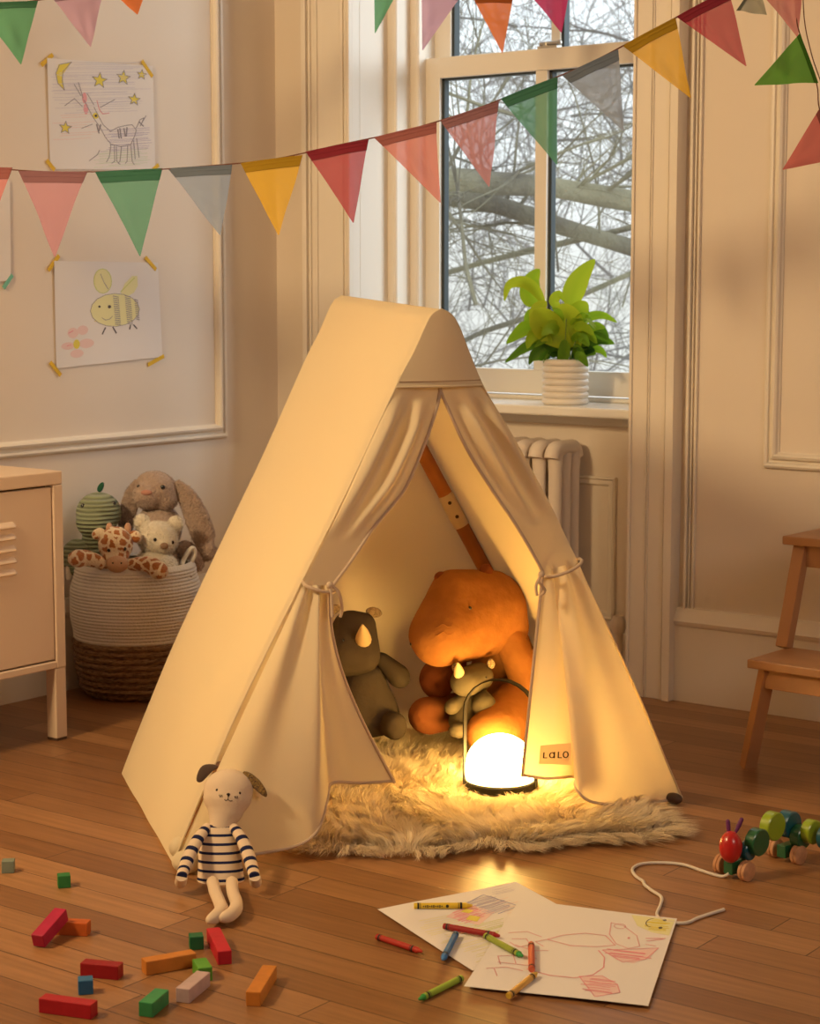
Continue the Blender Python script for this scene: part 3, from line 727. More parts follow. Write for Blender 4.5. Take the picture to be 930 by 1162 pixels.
# dress (flattened cone) with uv along its height
strp = stripemat('navy_striped_jersey', (.74, .58, .43), (.018, .022, .075), 7, .30, .02)
mb = MB(); vs = []; pth = []
ns = 24; rows_ = [(935, 249, 15, 9), (942, 249, 19, 11), (955, 249, 21, 13), (970, 249, 24, 15), (985, 250, 25.5, 17), (998, 250.5, 27, 18), (1005, 250.5, 27, 18)]
dr = []
for y, x, rx, rz in rows_:
    c = EYE+ray(x, y)*DD(y); s = DD(y)/FPX
    dr.append([c+RT*rx*s*math.cos(2*math.pi*j/ns)-FW*rz*s*math.sin(2*math.pi*j/ns)-Vector((0, 0, 0)) for j in range(ns)])
vs = [p for r in dr for p in r]; k = len(rows_)
uv = [(j/ns, (rows_[i][0]-935)/70) for i in range(k) for j in range(ns)]
fs = [(i*ns+j, i*ns+(j+1) % ns, (i+1)*ns+(j+1) % ns, (i+1)*ns+j) for i in range(k-1) for j in range(ns)]
mb.add(vs, fs, 0, uv); mb.add([p for p in dr[0]], [tuple(range(ns))], 0, [(0, 0)]*ns)
mb.build('striped_shirt', strp, dl, subsurf=0)
mb = MB(); BE(mb, 250, 985, 18, 18, DD(985), rz=10); BE(mb, 250, 1000, 20, 10, DD(1000), rz=12); soft('body', mb, dollb, dl, .004, 3)
slv = stripemat('navy_striped_sleeve', (.74, .58, .43), (.018, .022, .075), 6, .36, .35)
for pts in ([(236, 938), (226, 950), (216, 968), (209, 985), (206, 995)], [(264, 938), (273, 950), (281, 968), (286, 985), (289, 995)]):
    d0 = DD(940)+.0; P_ = [EYE+ray(x, y)*(lerp(d0, depth(F(x, 1006, .02)), i/4)) for i, (x, y) in enumerate(pts)]
    mb = MB(); mb.tube(spline(P_, 4), [.0095+.003*math.sin(math.pi*i/16) for i in range(17)], 14, flat=.8); sl = mb.build('sleeve', strp and slv, dl)
    x, y = pts[-1]; g = 1 if x > 250 else -1
    mb = MB(); c = F(x+g*1.5, y+10, .013); mb.tube(spline([P_[-1], (P_[-1]+c)/2, c], 4), [.0105, .0108, .011, .0112, .0112, .011, .0100, .008, .004], 14, flat=.85); mb.build('hand', dollb, dl)
for pts in ([(241, 1000), (244, 1012), (249, 1024), (251, 1032), (245, 1040), (238, 1044)], [(263, 1000), (264, 1012), (268, 1024), (267, 1032), (260, 1039), (252, 1042)]):
    mb = MB(); P_ = [F(x, y, .017) for x, y in pts]; q = spline(P_, 4); n_ = len(q)
    mb.tube(q, [.0115 if i < n_*.5 else .0125-.006*max(0, (i/n_-.75)/.25)**2 for i in range(n_)], 14, flat=.95); mb.ell(q[-1], (.008, .008, .008)); soft('leg', mb, dollb, dl, .003, 3)
earm = mat('grey_ear_cloth', (.10, .065, .05), .9); earp = spotmat('olive_print_ear', (.33, .20, .05), (.05, .02, .02), 220, .12)
def leafshape(mb, outline, dep, th, bulge=0):
    P = [EYE+ray(x, y)*(dep+(b if len(o_) > 2 else 0)) for o_ in outline for x, y, b in [(o_[0], o_[1], o_[2] if len(o_) > 2 else 0)]]
    n = len(P); c = sum(P, Vector())/n
    a = [p-FW*th for p in P]; b = [p+FW*th for p in P]; mid = [c.lerp(p, .75)-FW*th*1.6 for p in P]; midb = [c.lerp(p, .75)+FW*th*1.6 for p in P]
    vs = P+mid+midb+[c-FW*th*2, c+FW*th*2]
    fs = [(i, (i+1) % n, n+(i+1) % n, n+i) for i in range(n)]+[((i+1) % n, i, 2*n+i, 2*n+(i+1) % n) for i in range(n)]
    fs += [(n+i, n+(i+1) % n, 3*n) for i in range(n)]+[(2*n+(i+1) % n, 2*n+i, 3*n+1) for i in range(n)]
    mb.add(vs, fs)
de = DD(880)-.012
mb = MB(); leafshape(mb, [(251, 869), (243, 866), (232, 866), (226, 870), (222, 880), (221, 888), (226, 890), (232, 886), (238, 878), (246, 872)], de, .002); mb.build('ear', earm, dl, subsurf=1)
mb = MB(); leafshape(mb, [(272, 874), (279, 873), (289, 879), (298, 888), (304, 899), (305, 906), (300, 906), (292, 899), (284, 892), (277, 882)], de, .002); lab(mb.build('ear', earp, dl, subsurf=1), 'ear with olive printed lining')
mb = MB()
ink = mat('embroidery_thread', (.03, .018, .015), .8)
def fdot(x, y, r, asp=1):
    d = front(dh, x, y)
    if d: dot(mb, x, y, d, r, .4, 10, 0, asp)
fdot(246, 896.5, 1.4, 1.2); fdot(272, 900, 1.4, 1.2); fdot(259, 901.5, 2.1, .8); fdot(259, 903, 1.2)
def fline(pts, r=.0007):
    P = []
    for x, y in pts:
        d = front(dh, x, y)
        if d: P.append(EYE+ray(x, y)*(d-.0003))
    if len(P) > 1: mb.tube(P, r, 6)
fline([(259, 903), (258.5, 907)]); fline([(254.5, 907), (256, 908.6), (258.5, 907.2), (261, 909), (263.5, 908.4)])
for x0, y0 in ((250, 903), (267.5, 904.5)):
    for i in range(3): fline([(x0-1.5+i*1.6, y0-1.2), (x0-.5+i*1.3, y0+1.6)], .0006)
mb.build('face_embroidery', ink, dl)

# ================================================================== BASKET AND ITS TOYS
bc = Vector((-3.635, 3.60, 0)); bk = thing('storage_basket', 'round basket of white rope above woven brown seagrass, filled with stuffed animals', 'basket', bc)
rope = mat('white_cotton_rope', (.78, .73, .66), .9, .1, bump=.7, bscale=140, bdist=.003)
def seagrass():
    m = bpy.data.materials.new('woven_seagrass'); m.use_nodes = True; n = m.node_tree.nodes; L = m.node_tree.links; b = n['Principled BSDF']
    uv = n.new('ShaderNodeUVMap'); mp = n.new('ShaderNodeMapping'); mp.inputs['Scale'].default_value = (34, 42, 1); L.new(uv.outputs[0], mp.inputs[0])
    mp.inputs['Rotation'].default_value = (0, 0, .0)
    x = n.new('ShaderNodeTexNoise'); x.inputs['Scale'].default_value = 1.3; x.inputs['Detail'].default_value = 5; x.inputs['Distortion'].default_value = 1.2; L.new(mp.outputs[0], x.inputs['Vector'])
    r = n.new('ShaderNodeValToRGB'); r.color_ramp.elements[0].color = (.10, .042, .016, 1); r.color_ramp.elements[0].position = .35; r.color_ramp.elements[1].color = (.50, .30, .14, 1); r.color_ramp.elements[1].position = .7
    L.new(x.outputs[0], r.inputs[0]); L.new(r.outputs[0], b.inputs['Base Color']); b.inputs['Roughness'].default_value = .7
    bp = n.new('ShaderNodeBump'); bp.inputs['Distance'].default_value = .006; L.new(x.outputs[0], bp.inputs['Height']); L.new(bp.outputs[0], b.inputs['Normal']); return m
def brad(z): # basket radius by height
    pts = [(0, .128), (.03, .146), (.10, .158), (.16, .160), (.22, .168), (.28, .168), (.33, .156), (.36, .150)]
    for i in range(len(pts)-1):
        if z <= pts[i+1][0]: t = (z-pts[i][0])/(pts[i+1][0]-pts[i][0]); t = t*t*(3-2*t); return lerp(pts[i][1], pts[i+1][1], t)*1.035
    return pts[-1][1]*1.035
def coils(z0, z1, pitch, amp):
    pr = []; n_ = int((z1-z0)/pitch)
    for i in range(n_):
        for k in range(6):
            t = k/6; z = z0+(i+t)*pitch; pr.append((brad(z)+amp*math.sin(math.pi*t), z))
    pr.append((brad(z1), z1)); return pr
outer = coils(.155, .352, .0088, .0026); inner_ = [(r-.016, z) for r, z in reversed(outer[::3])]
MB().lathe(outer+[(brad(.352)-.006, .357)]+inner_, bc, 96).build('rope_wall', rope, bk)
og_ = coils(.0, .155, .0172, .0062); MB().lathe([(.0, .004)]+og_+[(r-.012, z) for r, z in reversed(og_[::3])], bc, 96).build('seagrass_wall', seagrass(), bk)
# rope loop handle at the right of the rim
hp = [WX(214, 648, bc.x+.10), WX(208, 640, bc.x+.09), WX(212, 630, bc.x+.09), WX(219, 622, bc.x+.10), WX(221, 630, bc.x+.105), WX(217, 645, bc.x+.11)]
DB = depth(bc+Vector((0, 0, .36)))
hp = [EYE+ray(x, y)*(DB-.02+dz) for x, y, dz in ((216, 655, -.03), (207, 642, -.01), (211, 630, 0), (218, 622, .01), (221, 628, .02), (216, 640, .02), (212, 652, .02))]
MB().tube(spline(hp, 6), .0065, 10).build('handle', rope, bk)
hp = [EYE+ray(x, y)*(DB-.02+dz) for x, y, dz in ((78, 658, -.0), (77, 644, -.0), (80, 634, .02), (84, 640, .04), (83, 655, .04))]
MB().tube(spline(hp, 6), .0065, 10).build('handle', rope, bk)
# dinosaur
def corduroy(name, col, sc=150):
    m = mat(name, col, .95, .05, sheen=.2); n = m.node_tree.nodes; L = m.node_tree.links; b = n['Principled BSDF']
    t = n.new('ShaderNodeTexCoord'); x = n.new('ShaderNodeTexWave'); x.bands_direction = 'Z'; x.inputs['Scale'].default_value = sc/2; x.inputs['Distortion'].default_value = .4; L.new(t.outputs['Object'], x.inputs['Vector'])
    bp = n.new('ShaderNodeBump'); bp.inputs['Distance'].default_value = .006; L.new(x.outputs[0], bp.inputs['Height']); L.new(bp.outputs[0], b.inputs['Normal']); 
    r = n.new('ShaderNodeValToRGB'); r.color_ramp.elements[0].color = (*[c*.7 for c in col], 1); r.color_ramp.elements[1].color = (*[c*1.15 for c in col], 1); r.color_ramp.elements[1].position = .6
    L.new(x.outputs[0], r.inputs[0]); L.new(r.outputs[0], b.inputs['Base Color']); return m
dg = corduroy('green_corduroy', (.28, .32, .21), 56)
din = thing('plush_dinosaur', 'green corduroy stuffed dinosaur peeking out of the basket at the left', 'stuffed animal', bc+Vector((-.05, -.06, .1)))
DI = DB+.0
mb = MB(); BE(mb, 112, 582, 26, 24, DI, rz=26); BE(mb, 108, 592, 22, 20, DI-.02); hdn = soft('head', mb, dg, din, .004, 5)
mb = MB(); BE(mb, 108, 610, 15, 24, DI+.01); BE(mb, 109, 640, 17, 26, DI+.01); BE(mb, 110, 672, 26, 30, DI+.01); soft('body', mb, dg, din, .005, 4)
mb = MB(); mb.tube(spline([EYE+ray(x, y)*(DI-.01) for x, y in ((100, 660), (88, 648), (80, 638), (80, 627), (88, 621), (98, 626))], 5), [.018]*10+[.024]*16, 14); soft('tail', mb, dg, din, .004, 3)
sg = mat('dark_green_felt', (.02, .10, .055), .9)
mb = MB(); leafshape(mb, [(109, 558), (110, 552), (114, 547), (118, 546), (119, 550), (117, 556), (114, 560)], DI-.005, .004); mb.build('spike', sg, din, subsurf=1)
dots([(94, 574, 2.6), (129, 571, 2.6)], 'eye', blackeye, din, hdn)
# bunny
bf = mat('dusty_pink_fur', (.52, .39, .33), 1, .05, bump=1, bscale=180, bdist=.006, var=.07, vscale=120, sheen=.4)
bun = thing('plush_bunny', 'dusty pink furry stuffed bunny with long drooping ears at the back of the basket', 'stuffed animal', bc+Vector((.02, .06, .1)))
DU = DB+.06
mb = MB(); BE(mb, 177, 558, 25, 22, DU, rz=24); BE(mb, 167, 562, 17, 16, DU-.03); BE(mb, 186, 566, 16, 14, DU-.01); BE(mb, 175, 548, 20, 14, DU)
bh = soft('head', mb, bf, bun, .004, 4, .0015, 90)
mb = MB(); BE(mb, 180, 600, 26, 30, DU+.02); BE(mb, 180, 650, 30, 34, DU+.02); soft('body', mb, bf, bun, .005, 4, .0015, 90)
for pts, ra in (([(158, 546), (150, 560), (146, 576), (143, 592), (142, 606)], [.012, .020, .024, .024, .016]), ([(198, 548), (211, 562), (222, 584), (230, 606), (233, 624)], [.014, .026, .033, .034, .020])):
    mb = MB(); P_ = [EYE+ray(x, y)*(DU-.01+.006*i) for i, (x, y) in enumerate(pts)]; q = spline(P_, 4); rr2 = [lerp(ra[min(3, int(i/4))], ra[min(4, int(i/4)+1)], (i % 4)/4) for i in range(len(q))]
    mb.tube(q, rr2, 14, flat=.45, ref=tuple(FW)); mb.ell(q[-1], (rr2[-1]*.9, rr2[-1]*.6, rr2[-1]*.9)); soft('ear', mb, bf, bun, .004, 3, .0012, 90)
mb = MB(); BE(mb, 222, 636, 9, 13, DU+.0, rot=20); BE(mb, 210, 625, 12, 12, DU+.02); soft('paw', mb, bf, bun, .004, 3)
dots([(184.5, 553, 2.8), (157, 552, 2.0)], 'eye', blackeye, bun, bh)
mb = MB(); d = front(bh, 166, 560); dot(mb, 166, 559, d, 6.5, .4, 12, 0, .5); mb.build('nose', mat('pink_nose', (.50, .25, .20), .8), bun)
# bear
bw = mat('ivory_fur', (.86, .79, .68), 1, .05, bump=1, bscale=150, bdist=.006, sheen=.4)
be = thing('plush_bear', 'small ivory furry stuffed bear between the giraffe and the bunny', 'stuffed animal', bc+Vector((.06, .0, .15)))
DE = DB-.05
mb = MB(); BE(mb, 179, 611, 23, 20, DE, rz=20); BE(mb, 184, 617, 12, 10, DE-.025); eh = None
for x, y, r in ((161, 592, 9), (199, 594, 9)): BE(mb, x, y, r, r, DE+.01, rz=6)
eh = soft('head', mb, bw, be, .0035, 3, .0012, 110)
mb = MB(); BE(mb, 176, 645, 27, 22, DE); BE(mb, 176, 670, 28, 26, DE); soft('body', mb, bw, be, .005, 4, .0012, 110)
dots([(176, 612.5, 2.1), (195.5, 615.5, 2.1)], 'eye', blackeye, be, eh)
mb = MB(); d = front(eh, 186, 620); dot(mb, 186, 619.5, d, 5, .5, 12, 0, .8); mb.build('nose', mat('taupe_nose', (.30, .19, .13), .9), be)
for o_ in list(be.children):
    if o_.name.startswith(('head', 'body')): fuzz(o_, 9000, .0065)
for o_ in list(bun.children):
    if o_.name.startswith(('head', 'body', 'ear', 'paw')): fuzz(o_, 9000 if not o_.name.startswith('paw') else 2500, .0050)
# giraffe
gf = spotmat('giraffe_fur', (.82, .66, .46), (.44, .15, .040), 40, .115, .05)
gi = thing('plush_giraffe', 'stuffed giraffe with rust brown patches and arms hanging over the basket rim', 'stuffed animal', bc+Vector((.06, -.08, .15)))
DG = DB-.12
mb = MB(); BE(mb, 131, 618, 20, 21, DG, rz=18); BE(mb, 132, 632, 15, 12, DG-.01); gh = soft('head', mb, gf, gi, .0035, 4, .0008, 110)
mb = MB(); BE(mb, 133, 640, 13, 10, DG-.035, rz=9); mz = soft('muzzle', mb, mat('peach_fur', (.62, .38, .24), .95, .05, bump=.6, bscale=200), gi, .0035, 3)
for x, y, a in ((112, 606, 25), (153, 609, -25)):
    mb = MB(); BE(mb, x, y, 8.5, 7, DG+.01, rz=5, rot=a); soft('ear', mb, gf, gi, .003, 2)
for x in (124, 145):
    mb = MB(); BE(mb, x, 600, 4.2, 7.5, DG+.01, rz=4); soft('horn', mb, mat('tan_horn', (.52, .30, .20), .9), gi, .003, 2)
mb = MB(); BE(mb, 132, 662, 24, 24, DG+.03); soft('body', mb, gf, gi, .005, 3)
for pts in ([(118, 641), (108, 636), (96, 633), (87, 634)], [(146, 641), (158, 640), (170, 641), (181, 648)]):
    mb = MB(); P_ = [EYE+ray(x, y)*(DG-.02-.012*i) for i, (x, y) in enumerate(pts)]; q = spline(P_, 4); mb.tube(q, [.016+.009*i/(len(q)-1) for i in range(len(q))], 14); mb.ell(q[-1], (.024, .024, .022)); soft('arm', mb, gf, gi, .004, 3, .001, 90)
dots([(123.5, 624.5, 2.1), (141.5, 623, 2.1)], 'eye', blackeye, gi, gh)
dots([(128, 639, 1.1), (137.5, 639, 1.1)], 'nostril', blackeye, gi, mz)

# ================================================================== METAL CABINET
XC = -3.387; YE = 3.117; cz = lambda y, x=66: WX(x, y, XC).z
cab = thing('metal_cabinet', 'beige metal locker cabinet on slim square legs with a louvred door', 'cabinet', (XC-.2, 2.75, 0))
cm = mat('beige_powder_coat', (.74, .57, .43), .45, .35)
ztop = .653; zband = .621; zdt = .616; zdb = .200; zbot = .178
mb = MB().box((XW+.012, 2.32, zband), (XC, YE, ztop)).box((XW+.012, 2.35, zbot), (XC-.0005, YE-.03, zdb-.004)).box((XW+.012, YE-.03, zbot), (XC, YE, zband-.0005)).box((XW+.0125, 2.351, zdb), (XW+.03, YE-.031, zband)).box((XW+.012, 2.32, zbot), (XC, 2.35, zband-.0005))
mb.build('body', cm, cab, smooth=False, bevel=.003)
mb = MB().box((XC-.022, 2.354, zdb), (XC-.004, YE-.033, zdt)); dor = mb.build('door', cm, cab, smooth=False, bevel=.002)
MB().box((XC-.05, 2.3505, zdb-.0035), (XC-.028, YE-.0305, zband-.0005)).build('door_gap_shade', mat('painted_gap_shade', (.12, .07, .04), .7), cab, smooth=False)  # dark sheet behind the door, coloured to stand for the gap's shade
for i in range(5):
    z = .536-.0275*i; y1 = 2.972; mb = MB()
    vs = []; 
    prof = [(.0, .010), (.009, .0), (.010, -.003), (.003, -.006), (0, -.006)]
    for yy in (y1-.22, y1-.01, y1):
        for a, b in prof: vs.append((XC-.004+a*(1 if yy < y1 else .2), yy, z+b))
    fs = [(i_*5+j, i_*5+j+1, i_*5+6+j, i_*5+5+j) for i_ in range(2) for j in range(4)]
    mb.add(vs, fs); mb.build('louvre', cm, dor, smooth=False)
for (x, y) in ((XC-.018, YE-.018), (XW+.035, YE-.018), (XC-.018, 2.34), (XW+.035, 2.34)):
    lg = MB().box((x-.017, y-.017, .006), (x+.017, y+.017, zbot-.0003)).build('leg', cm, cab, smooth=False, bevel=.002)
    MB().box((x-.016, y-.016, 0), (x+.016, y+.016, .007)).build('foot_cap', capm, lg, smooth=False)

# ================================================================== WALL AND FLOOR DRAWINGS
yel = mat('yellow_tape', (.72, .46, .03), .6); grn = mat('mint_tape', (.18, .50, .38), .6)
paper = mat('drawing_paper', (.80, .76, .75), .8, .2)
crayon_c = dict(yellow=(.78, .66, .12), black=(.10, .09, .10), grey=(.32, .30, .34), purple=(.52, .47, .62), pink=(.78, .38, .42), red=(.62, .10, .14), green=(.30, .48, .22), lilac=(.64, .60, .68), palered=(.80, .30, .36), blue=(.25, .28, .55), lime=(.60, .66, .20), palepink=(.82, .60, .58), palegreen=(.62, .70, .56), paleyellow=(.80, .76, .42))
CK = list(crayon_c); PM = [paper]+[mat('crayon_'+k, crayon_c[k], .85) for k in CK]; CI = {k: i+1 for i, k in enumerate(CK)}
class Sheet:
    def __init__(s, corners, nrm, off=.0015, wav=.002):
        s.c = corners; s.n = nrm; s.wav = wav; s.mb = MB(); s.off = off; s.rg = random.Random(5)
        s.mb.grid(lambda u, v: s.P(u, v, 0), 12, 12)
    def P(s, u, v, o=0):
        c = s.c; p = c[0].lerp(c[1], u).lerp(c[3].lerp(c[2], u), v)
        e = s.wav*(.5+.5*math.sin(u*5+1)*math.cos(v*4)) + s.wav*1.5*max(abs(u-.5), abs(v-.5))**4*8
        return p + s.n*(s.off+e+o)
    def line(s, pts, col, w=.008, o=.0006): rib(s.mb, pts, w, s.P, o, CI[col])
    def fill(s, pts, col, o=.0004):
        P_ = [Vector(p) for p in pts]; c = sum(P_, Vector((0, 0)))/len(P_); n = len(pts)
        s.mb.add([s.P(p.x, p.y, o) for p in P_]+[s.P(c.x, c.y, o)], [(i, (i+1) % n, n) for i in range(n)], CI[col])
    def scrib(s, x0, y0, x1, y1, col, n=14, w=.005, ang=0, o=.0003):
        for i in range(n):
            t = (i+.5)/n; yy = lerp(y0, y1, t)+s.rg.uniform(-.01, .01); a = s.rg.uniform(0, .25); b = s.rg.uniform(.75, 1)
            xa, xb = lerp(x0, x1, a), lerp(x0, x1, b); s.line([(xa, yy+ang*(xa-x0)), (lerp(xa, xb, .5), yy+ang*(.5*(xa+xb)-x0)+s.rg.uniform(-.006, .006)), (xb, yy+ang*(xb-x0))], col, w, o)
    def star(s, cx, cy, r):
        p = [(cx+(r if i % 2 == 0 else r*.42)*math.sin(math.pi*i/5+.1), cy-(r if i % 2 == 0 else r*.42)*math.cos(math.pi*i/5+.1)) for i in range(10)]
        s.fill(p, 'yellow', .0005); s.line(p+[p[0]], 'grey', .006, .0008)
def tape(root, pa, pb, m, wid=.011):
    a = WX(*pa, XW+.004); b = WX(*pb, XW+.004); d = (b-a).normalized(); n = Vector((1, 0, 0)).cross(d)*wid/2
    MB().obox((a+b)/2, (b-a)/2, n, Vector((.0006, 0, 0))).build('tape', m, root, smooth=False)
wn = Vector((1, 0, 0))
def wallsheet(cs): return Sheet([WX(x, y, XW) for x, y in cs], wn)
# drawing 1 : donkey under moon and stars
s = wallsheet([(52, 66), (172, 75), (175, 193), (56, 192)])
r1 = thing('drawing', "pencil drawing of a striped animal under moon and stars on the left wall", 'drawing', s.P(.5, .5), 'childrens drawings taped to the left wall')
for (a, b, c, d, col, n_) in ((.02, .03, .98, .5, 'lilac', 26), (.02, .5, .45, .75, 'palepink', 8), (.45, .62, .98, .85, 'purple', 16), (.4, .84, .98, .98, 'palegreen', 12), (.02, .15, .3, .4, 'lilac', 8)): s.scrib(a, b, c, d, col, n_, .004, -.08)
s.fill([(.10, .05), (.22, .02), (.16, .08), (.13, .16), (.13, .22), (.15, .28), (.09, .22), (.075, .13)], 'yellow'); s.line([(.22, .02), (.11, .05), (.075, .13), (.09, .22), (.15, .28), (.13, .2), (.14, .11), (.22, .02)], 'grey', .006)
for cx_, cy_, r_ in ((.48, .17, .075), (.71, .13, .07), (.89, .09, .05), (.81, .33, .06), (.15, .62, .06)): s.star(cx_, cy_, r_)
for L_ in ([(.33, .36), (.40, .50), (.48, .62), (.52, .70), (.57, .76), (.66, .78), (.76, .76), (.80, .68), (.82, .62), (.78, .57), (.72, .58), (.64, .60), (.57, .64), (.50, .58), (.46, .50), (.42, .42)],
           [(.57, .76), (.55, .88), (.52, .93)], [(.60, .77), (.60, .92), (.57, .94)], [(.62, .78), (.62, .92), (.65, .95)], [(.67, .78), (.65, .92), (.63, .94)], [(.73, .77), (.72, .92), (.70, .94)], [(.76, .76), (.77, .92), (.79, .95)], [(.79, .72), (.80, .90)], [(.82, .70), (.84, .88)],
           [(.82, .60), (.86, .52), (.90, .50), (.86, .58), (.92, .48)], [(.15, .42), (.24, .35), (.31, .42)], [(.24, .22), (.30, .32)], [(.28, .20), (.32, .34)], [(.36, .30), (.42, .40)], [(.48, .42), (.55, .38), (.62, .34)], [(.30, .62), (.40, .58)], [(.36, .92), (.44, .86), (.46, .82)]):
    s.line(L_, 'grey', .006)
for L_ in ([(.64, .62), (.65, .70)], [(.66, .61), (.67, .70)], [(.70, .61), (.71, .68)], [(.73, .60), (.72, .68)], [(.44, .58), (.46, .66)], [(.48, .58), (.46, .64)], [(.85, .54), (.89, .58)]): s.line(L_, 'grey', .012)
s.fill(circ(.335, .34, .022, .05), 'pink'); s.fill(circ(.345, .44, .022, .05), 'pink'); s.fill(circ(.435, .50, .028, .028), 'yellow'); s.fill(circ(.435, .50, .012, .012), 'black', .0009)
s.line([(.45, .36), (.47, .44), (.50, .48), (.56, .47)], 'palered', .006)
s.mb.build('paper', PM, r1, smooth=False)
for a, b in (((47, 74), (60, 62)), ((161, 69), (173, 87)), ((53, 182), (62, 193)), ((173, 193), (180, 187))): tape(r1, a, b, yel)
# drawing 2 : bee
s = wallsheet([(60, 296), (178, 298), (183, 405), (63, 418)])
r2 = thing('drawing', "child's crayon drawing of a smiling yellow bee and a pink flower on the left wall", 'drawing', s.P(.5, .5), 'childrens drawings taped to the left wall')
s.fill(circ(.45, .19, .085, .12), 'paleyellow'); s.line(circ(.45, .19, .085, .12), 'lime', .006); s.fill([(.62, .32), (.66, .22), (.74, .14), (.79, .14), (.79, .24), (.75, .31), (.68, .35)], 'paleyellow'); s.line([(.43, .12), (.46, .20), (.50, .27)], 'grey', .006); s.line([(.62, .30), (.70, .22), (.76, .16)], 'lime', .008)
s.fill(circ(.56, .48, .235, .165), 'paleyellow'); s.line(circ(.56, .48, .235, .165), 'grey', .005)
s.scrib(.36, .36, .54, .60, 'yellow', 16, .006)
for x0, wd in ((.57, .05), (.685, .05), (.765, .03)):
    for i in range(15):
        yy = .34+.28*i/14+(0.02 if x0 > .7 else 0)
        if x0 > .75 and not .38 < yy < .6: continue
        s.line([(x0-wd/2+.06*(yy-.34)*.6, yy), (x0+wd/2+.06*(yy-.34)*.6, yy+.012)], 'grey', .008, .0009)
for x, y, r_ in ((.41, .44, .011), (.505, .445, .016)): s.fill(circ(x, y, r_, r_), 'black', .001)
s.line([(.43, .55), (.46, .575), (.50, .57), (.53, .54)], 'grey', .005, .0009)
for a, b in (((.46, .65), (.43, .71)), ((.53, .65), (.56, .71)), ((.70, .64), (.69, .68)), ((.73, .64), (.76, .68))): s.line([a, b], 'black', .012)
for x, y, a_, b_ in ((.16, .68, .05, .05), (.25, .66, .05, .045), (.11, .80, .06, .035), (.28, .79, .07, .045), (.19, .88, .06, .04)): s.fill(circ(x, y, a_, b_), 'palepink')
s.fill(circ(.19, .79, .03, .045), 'yellow', .0008); s.line([(.10, .80), (.14, .79)], 'palered', .006); s.line([(.12, .68), (.16, .66)], 'palered', .008)
s.mb.build('paper', PM, r2, smooth=False)
for a, b in (((55, 307), (67, 290)), ((165, 292), (177, 306)), ((57, 411), (69, 426)), ((168, 414), (186, 404))): tape(r2, a, b, yel)
# drawing 3: blank edge at the left border
s = wallsheet([(-85, 196), (10, 205), (11, 318), (-82, 330)])
r3 = thing('drawing', 'white paper sheet held by mint green tape, cut off by the left edge', 'drawing', s.P(.5, .5), 'childrens drawings taped to the left wall')
s.mb.build('paper', PM, r3, smooth=False); tape(r3, (4, 327), (14, 312), grn)
# floor sheets
fn_ = Vector((0, 0, 1))
s = Sheet([F(428, 1034), F(585, 1002), F(675, 1052), F(536, 1103)], fn_, .001, .0015)
c_ = s.P(.5, .5); q1 = tag(MB(), '', '') if False else None
for x0, y0, x1, y1, col, n_ in ((.30, .30, .62, .62, 'paleyellow', 0, ),): pass
s.scrib(.05, .25, .45, .95, 'paleyellow', 22, .006, .05); s.scrib(.3, .5, .62, .98, 'lime', 22, .005, .05)
s.fill([(.30, .30), (.52, .18), (.60, .40), (.40, .52)], 'palepink'); s.scrib(.32, .26, .56, .46, 'palered', 12, .008, -.15, .0006)
s.fill([(.38, .40), (.44, .36), (.48, .42), (.42, .47)], 'yellow', .0008); s.fill([(.42, .28), (.48, .25), (.50, .31), (.45, .33)], 'yellow', .0008); s.scrib(.52, .16, .76, .42, 'purple', 20, .006, -.1, .0005); s.line([(.52, .18), (.70, .10), (.78, .40), (.60, .44)], 'blue', .005)
s.scrib(.62, .5, .80, .62, 'palered', 4, .006); s.scrib(.75, .05, .95, .15, 'purple', 4, .004); s.scrib(.62, .20, .85, .60, 'palepink', 8, .006)
o = s.mb.build('drawing', PM, None, smooth=False, loc=s.P(.5, .5)); tag(o, 'lower paper sheet on the floor with a coloured house drawing', 'drawing', 'drawings lying on the floor')
s = Sheet([F(589, 1025), F(768, 1046), F(735, 1146), F(526, 1123)], fn_, .0042, .0015)
s.fill([(.72, .02), (.99, .02), (.985, .22), (.88, .20), (.78, .14)], 'paleyellow'); s.scrib(.82, .03, .97, .18, 'yellow', 10, .008, .0, .0008); s.line(circ(.86, .09, .035, .05, 90, 270, 8), 'black', .005, .001); s.fill(circ(.93, .04, .012, .012), 'black', .001); s.fill(circ(.92, .14, .012, .012), 'black', .001)
s.line([(.30, .42), (.38, .35), (.50, .30), (.62, .30), (.70, .40), (.60, .44), (.45, .46), (.30, .42)], 'palered', .005)
s.line([(.62, .14), (.70, .16), (.80, .26), (.84, .38), (.78, .42), (.70, .38), (.64, .28), (.62, .14)], 'pink', .005); s.line(circ(.68, .17, .035, .03), 'pink', .004); s.fill(circ(.76, .30, .008, .012), 'pink', .001)
s.fill([(.64, .47), (.80, .44), (.95, .38), (.92, .50), (.84, .58), (.74, .56)], 'palepink'); s.scrib(.66, .44, .93, .54, 'palered', 8, .007, .02, .0007); s.line([(.64, .47), (.95, .38), (.90, .52), (.78, .58), (.64, .47)], 'palered', .005)
s.line([(.86, .28), (.97, .26)], 'palered', .006); s.line([(.87, .31), (.96, .27)], 'palered', .006); s.line([(.87, .35), (.93, .36)], 'pink', .006)
s.line([(.62, .48), (.67, .55), (.69, .66), (.65, .75), (.56, .80), (.42, .80), (.28, .76)], 'palered', .006)
s.fill([(.58, .78), (.70, .75), (.80, .82), (.83, .90), (.72, .97), (.66, .90)], 'palepink'); s.scrib(.60, .77, .82, .92, 'palered', 9, .006, .03, .0007); s.line([(.58, .78), (.70, .75), (.80, .82), (.83, .90), (.71, .97), (.58, .78)], 'palered', .005)
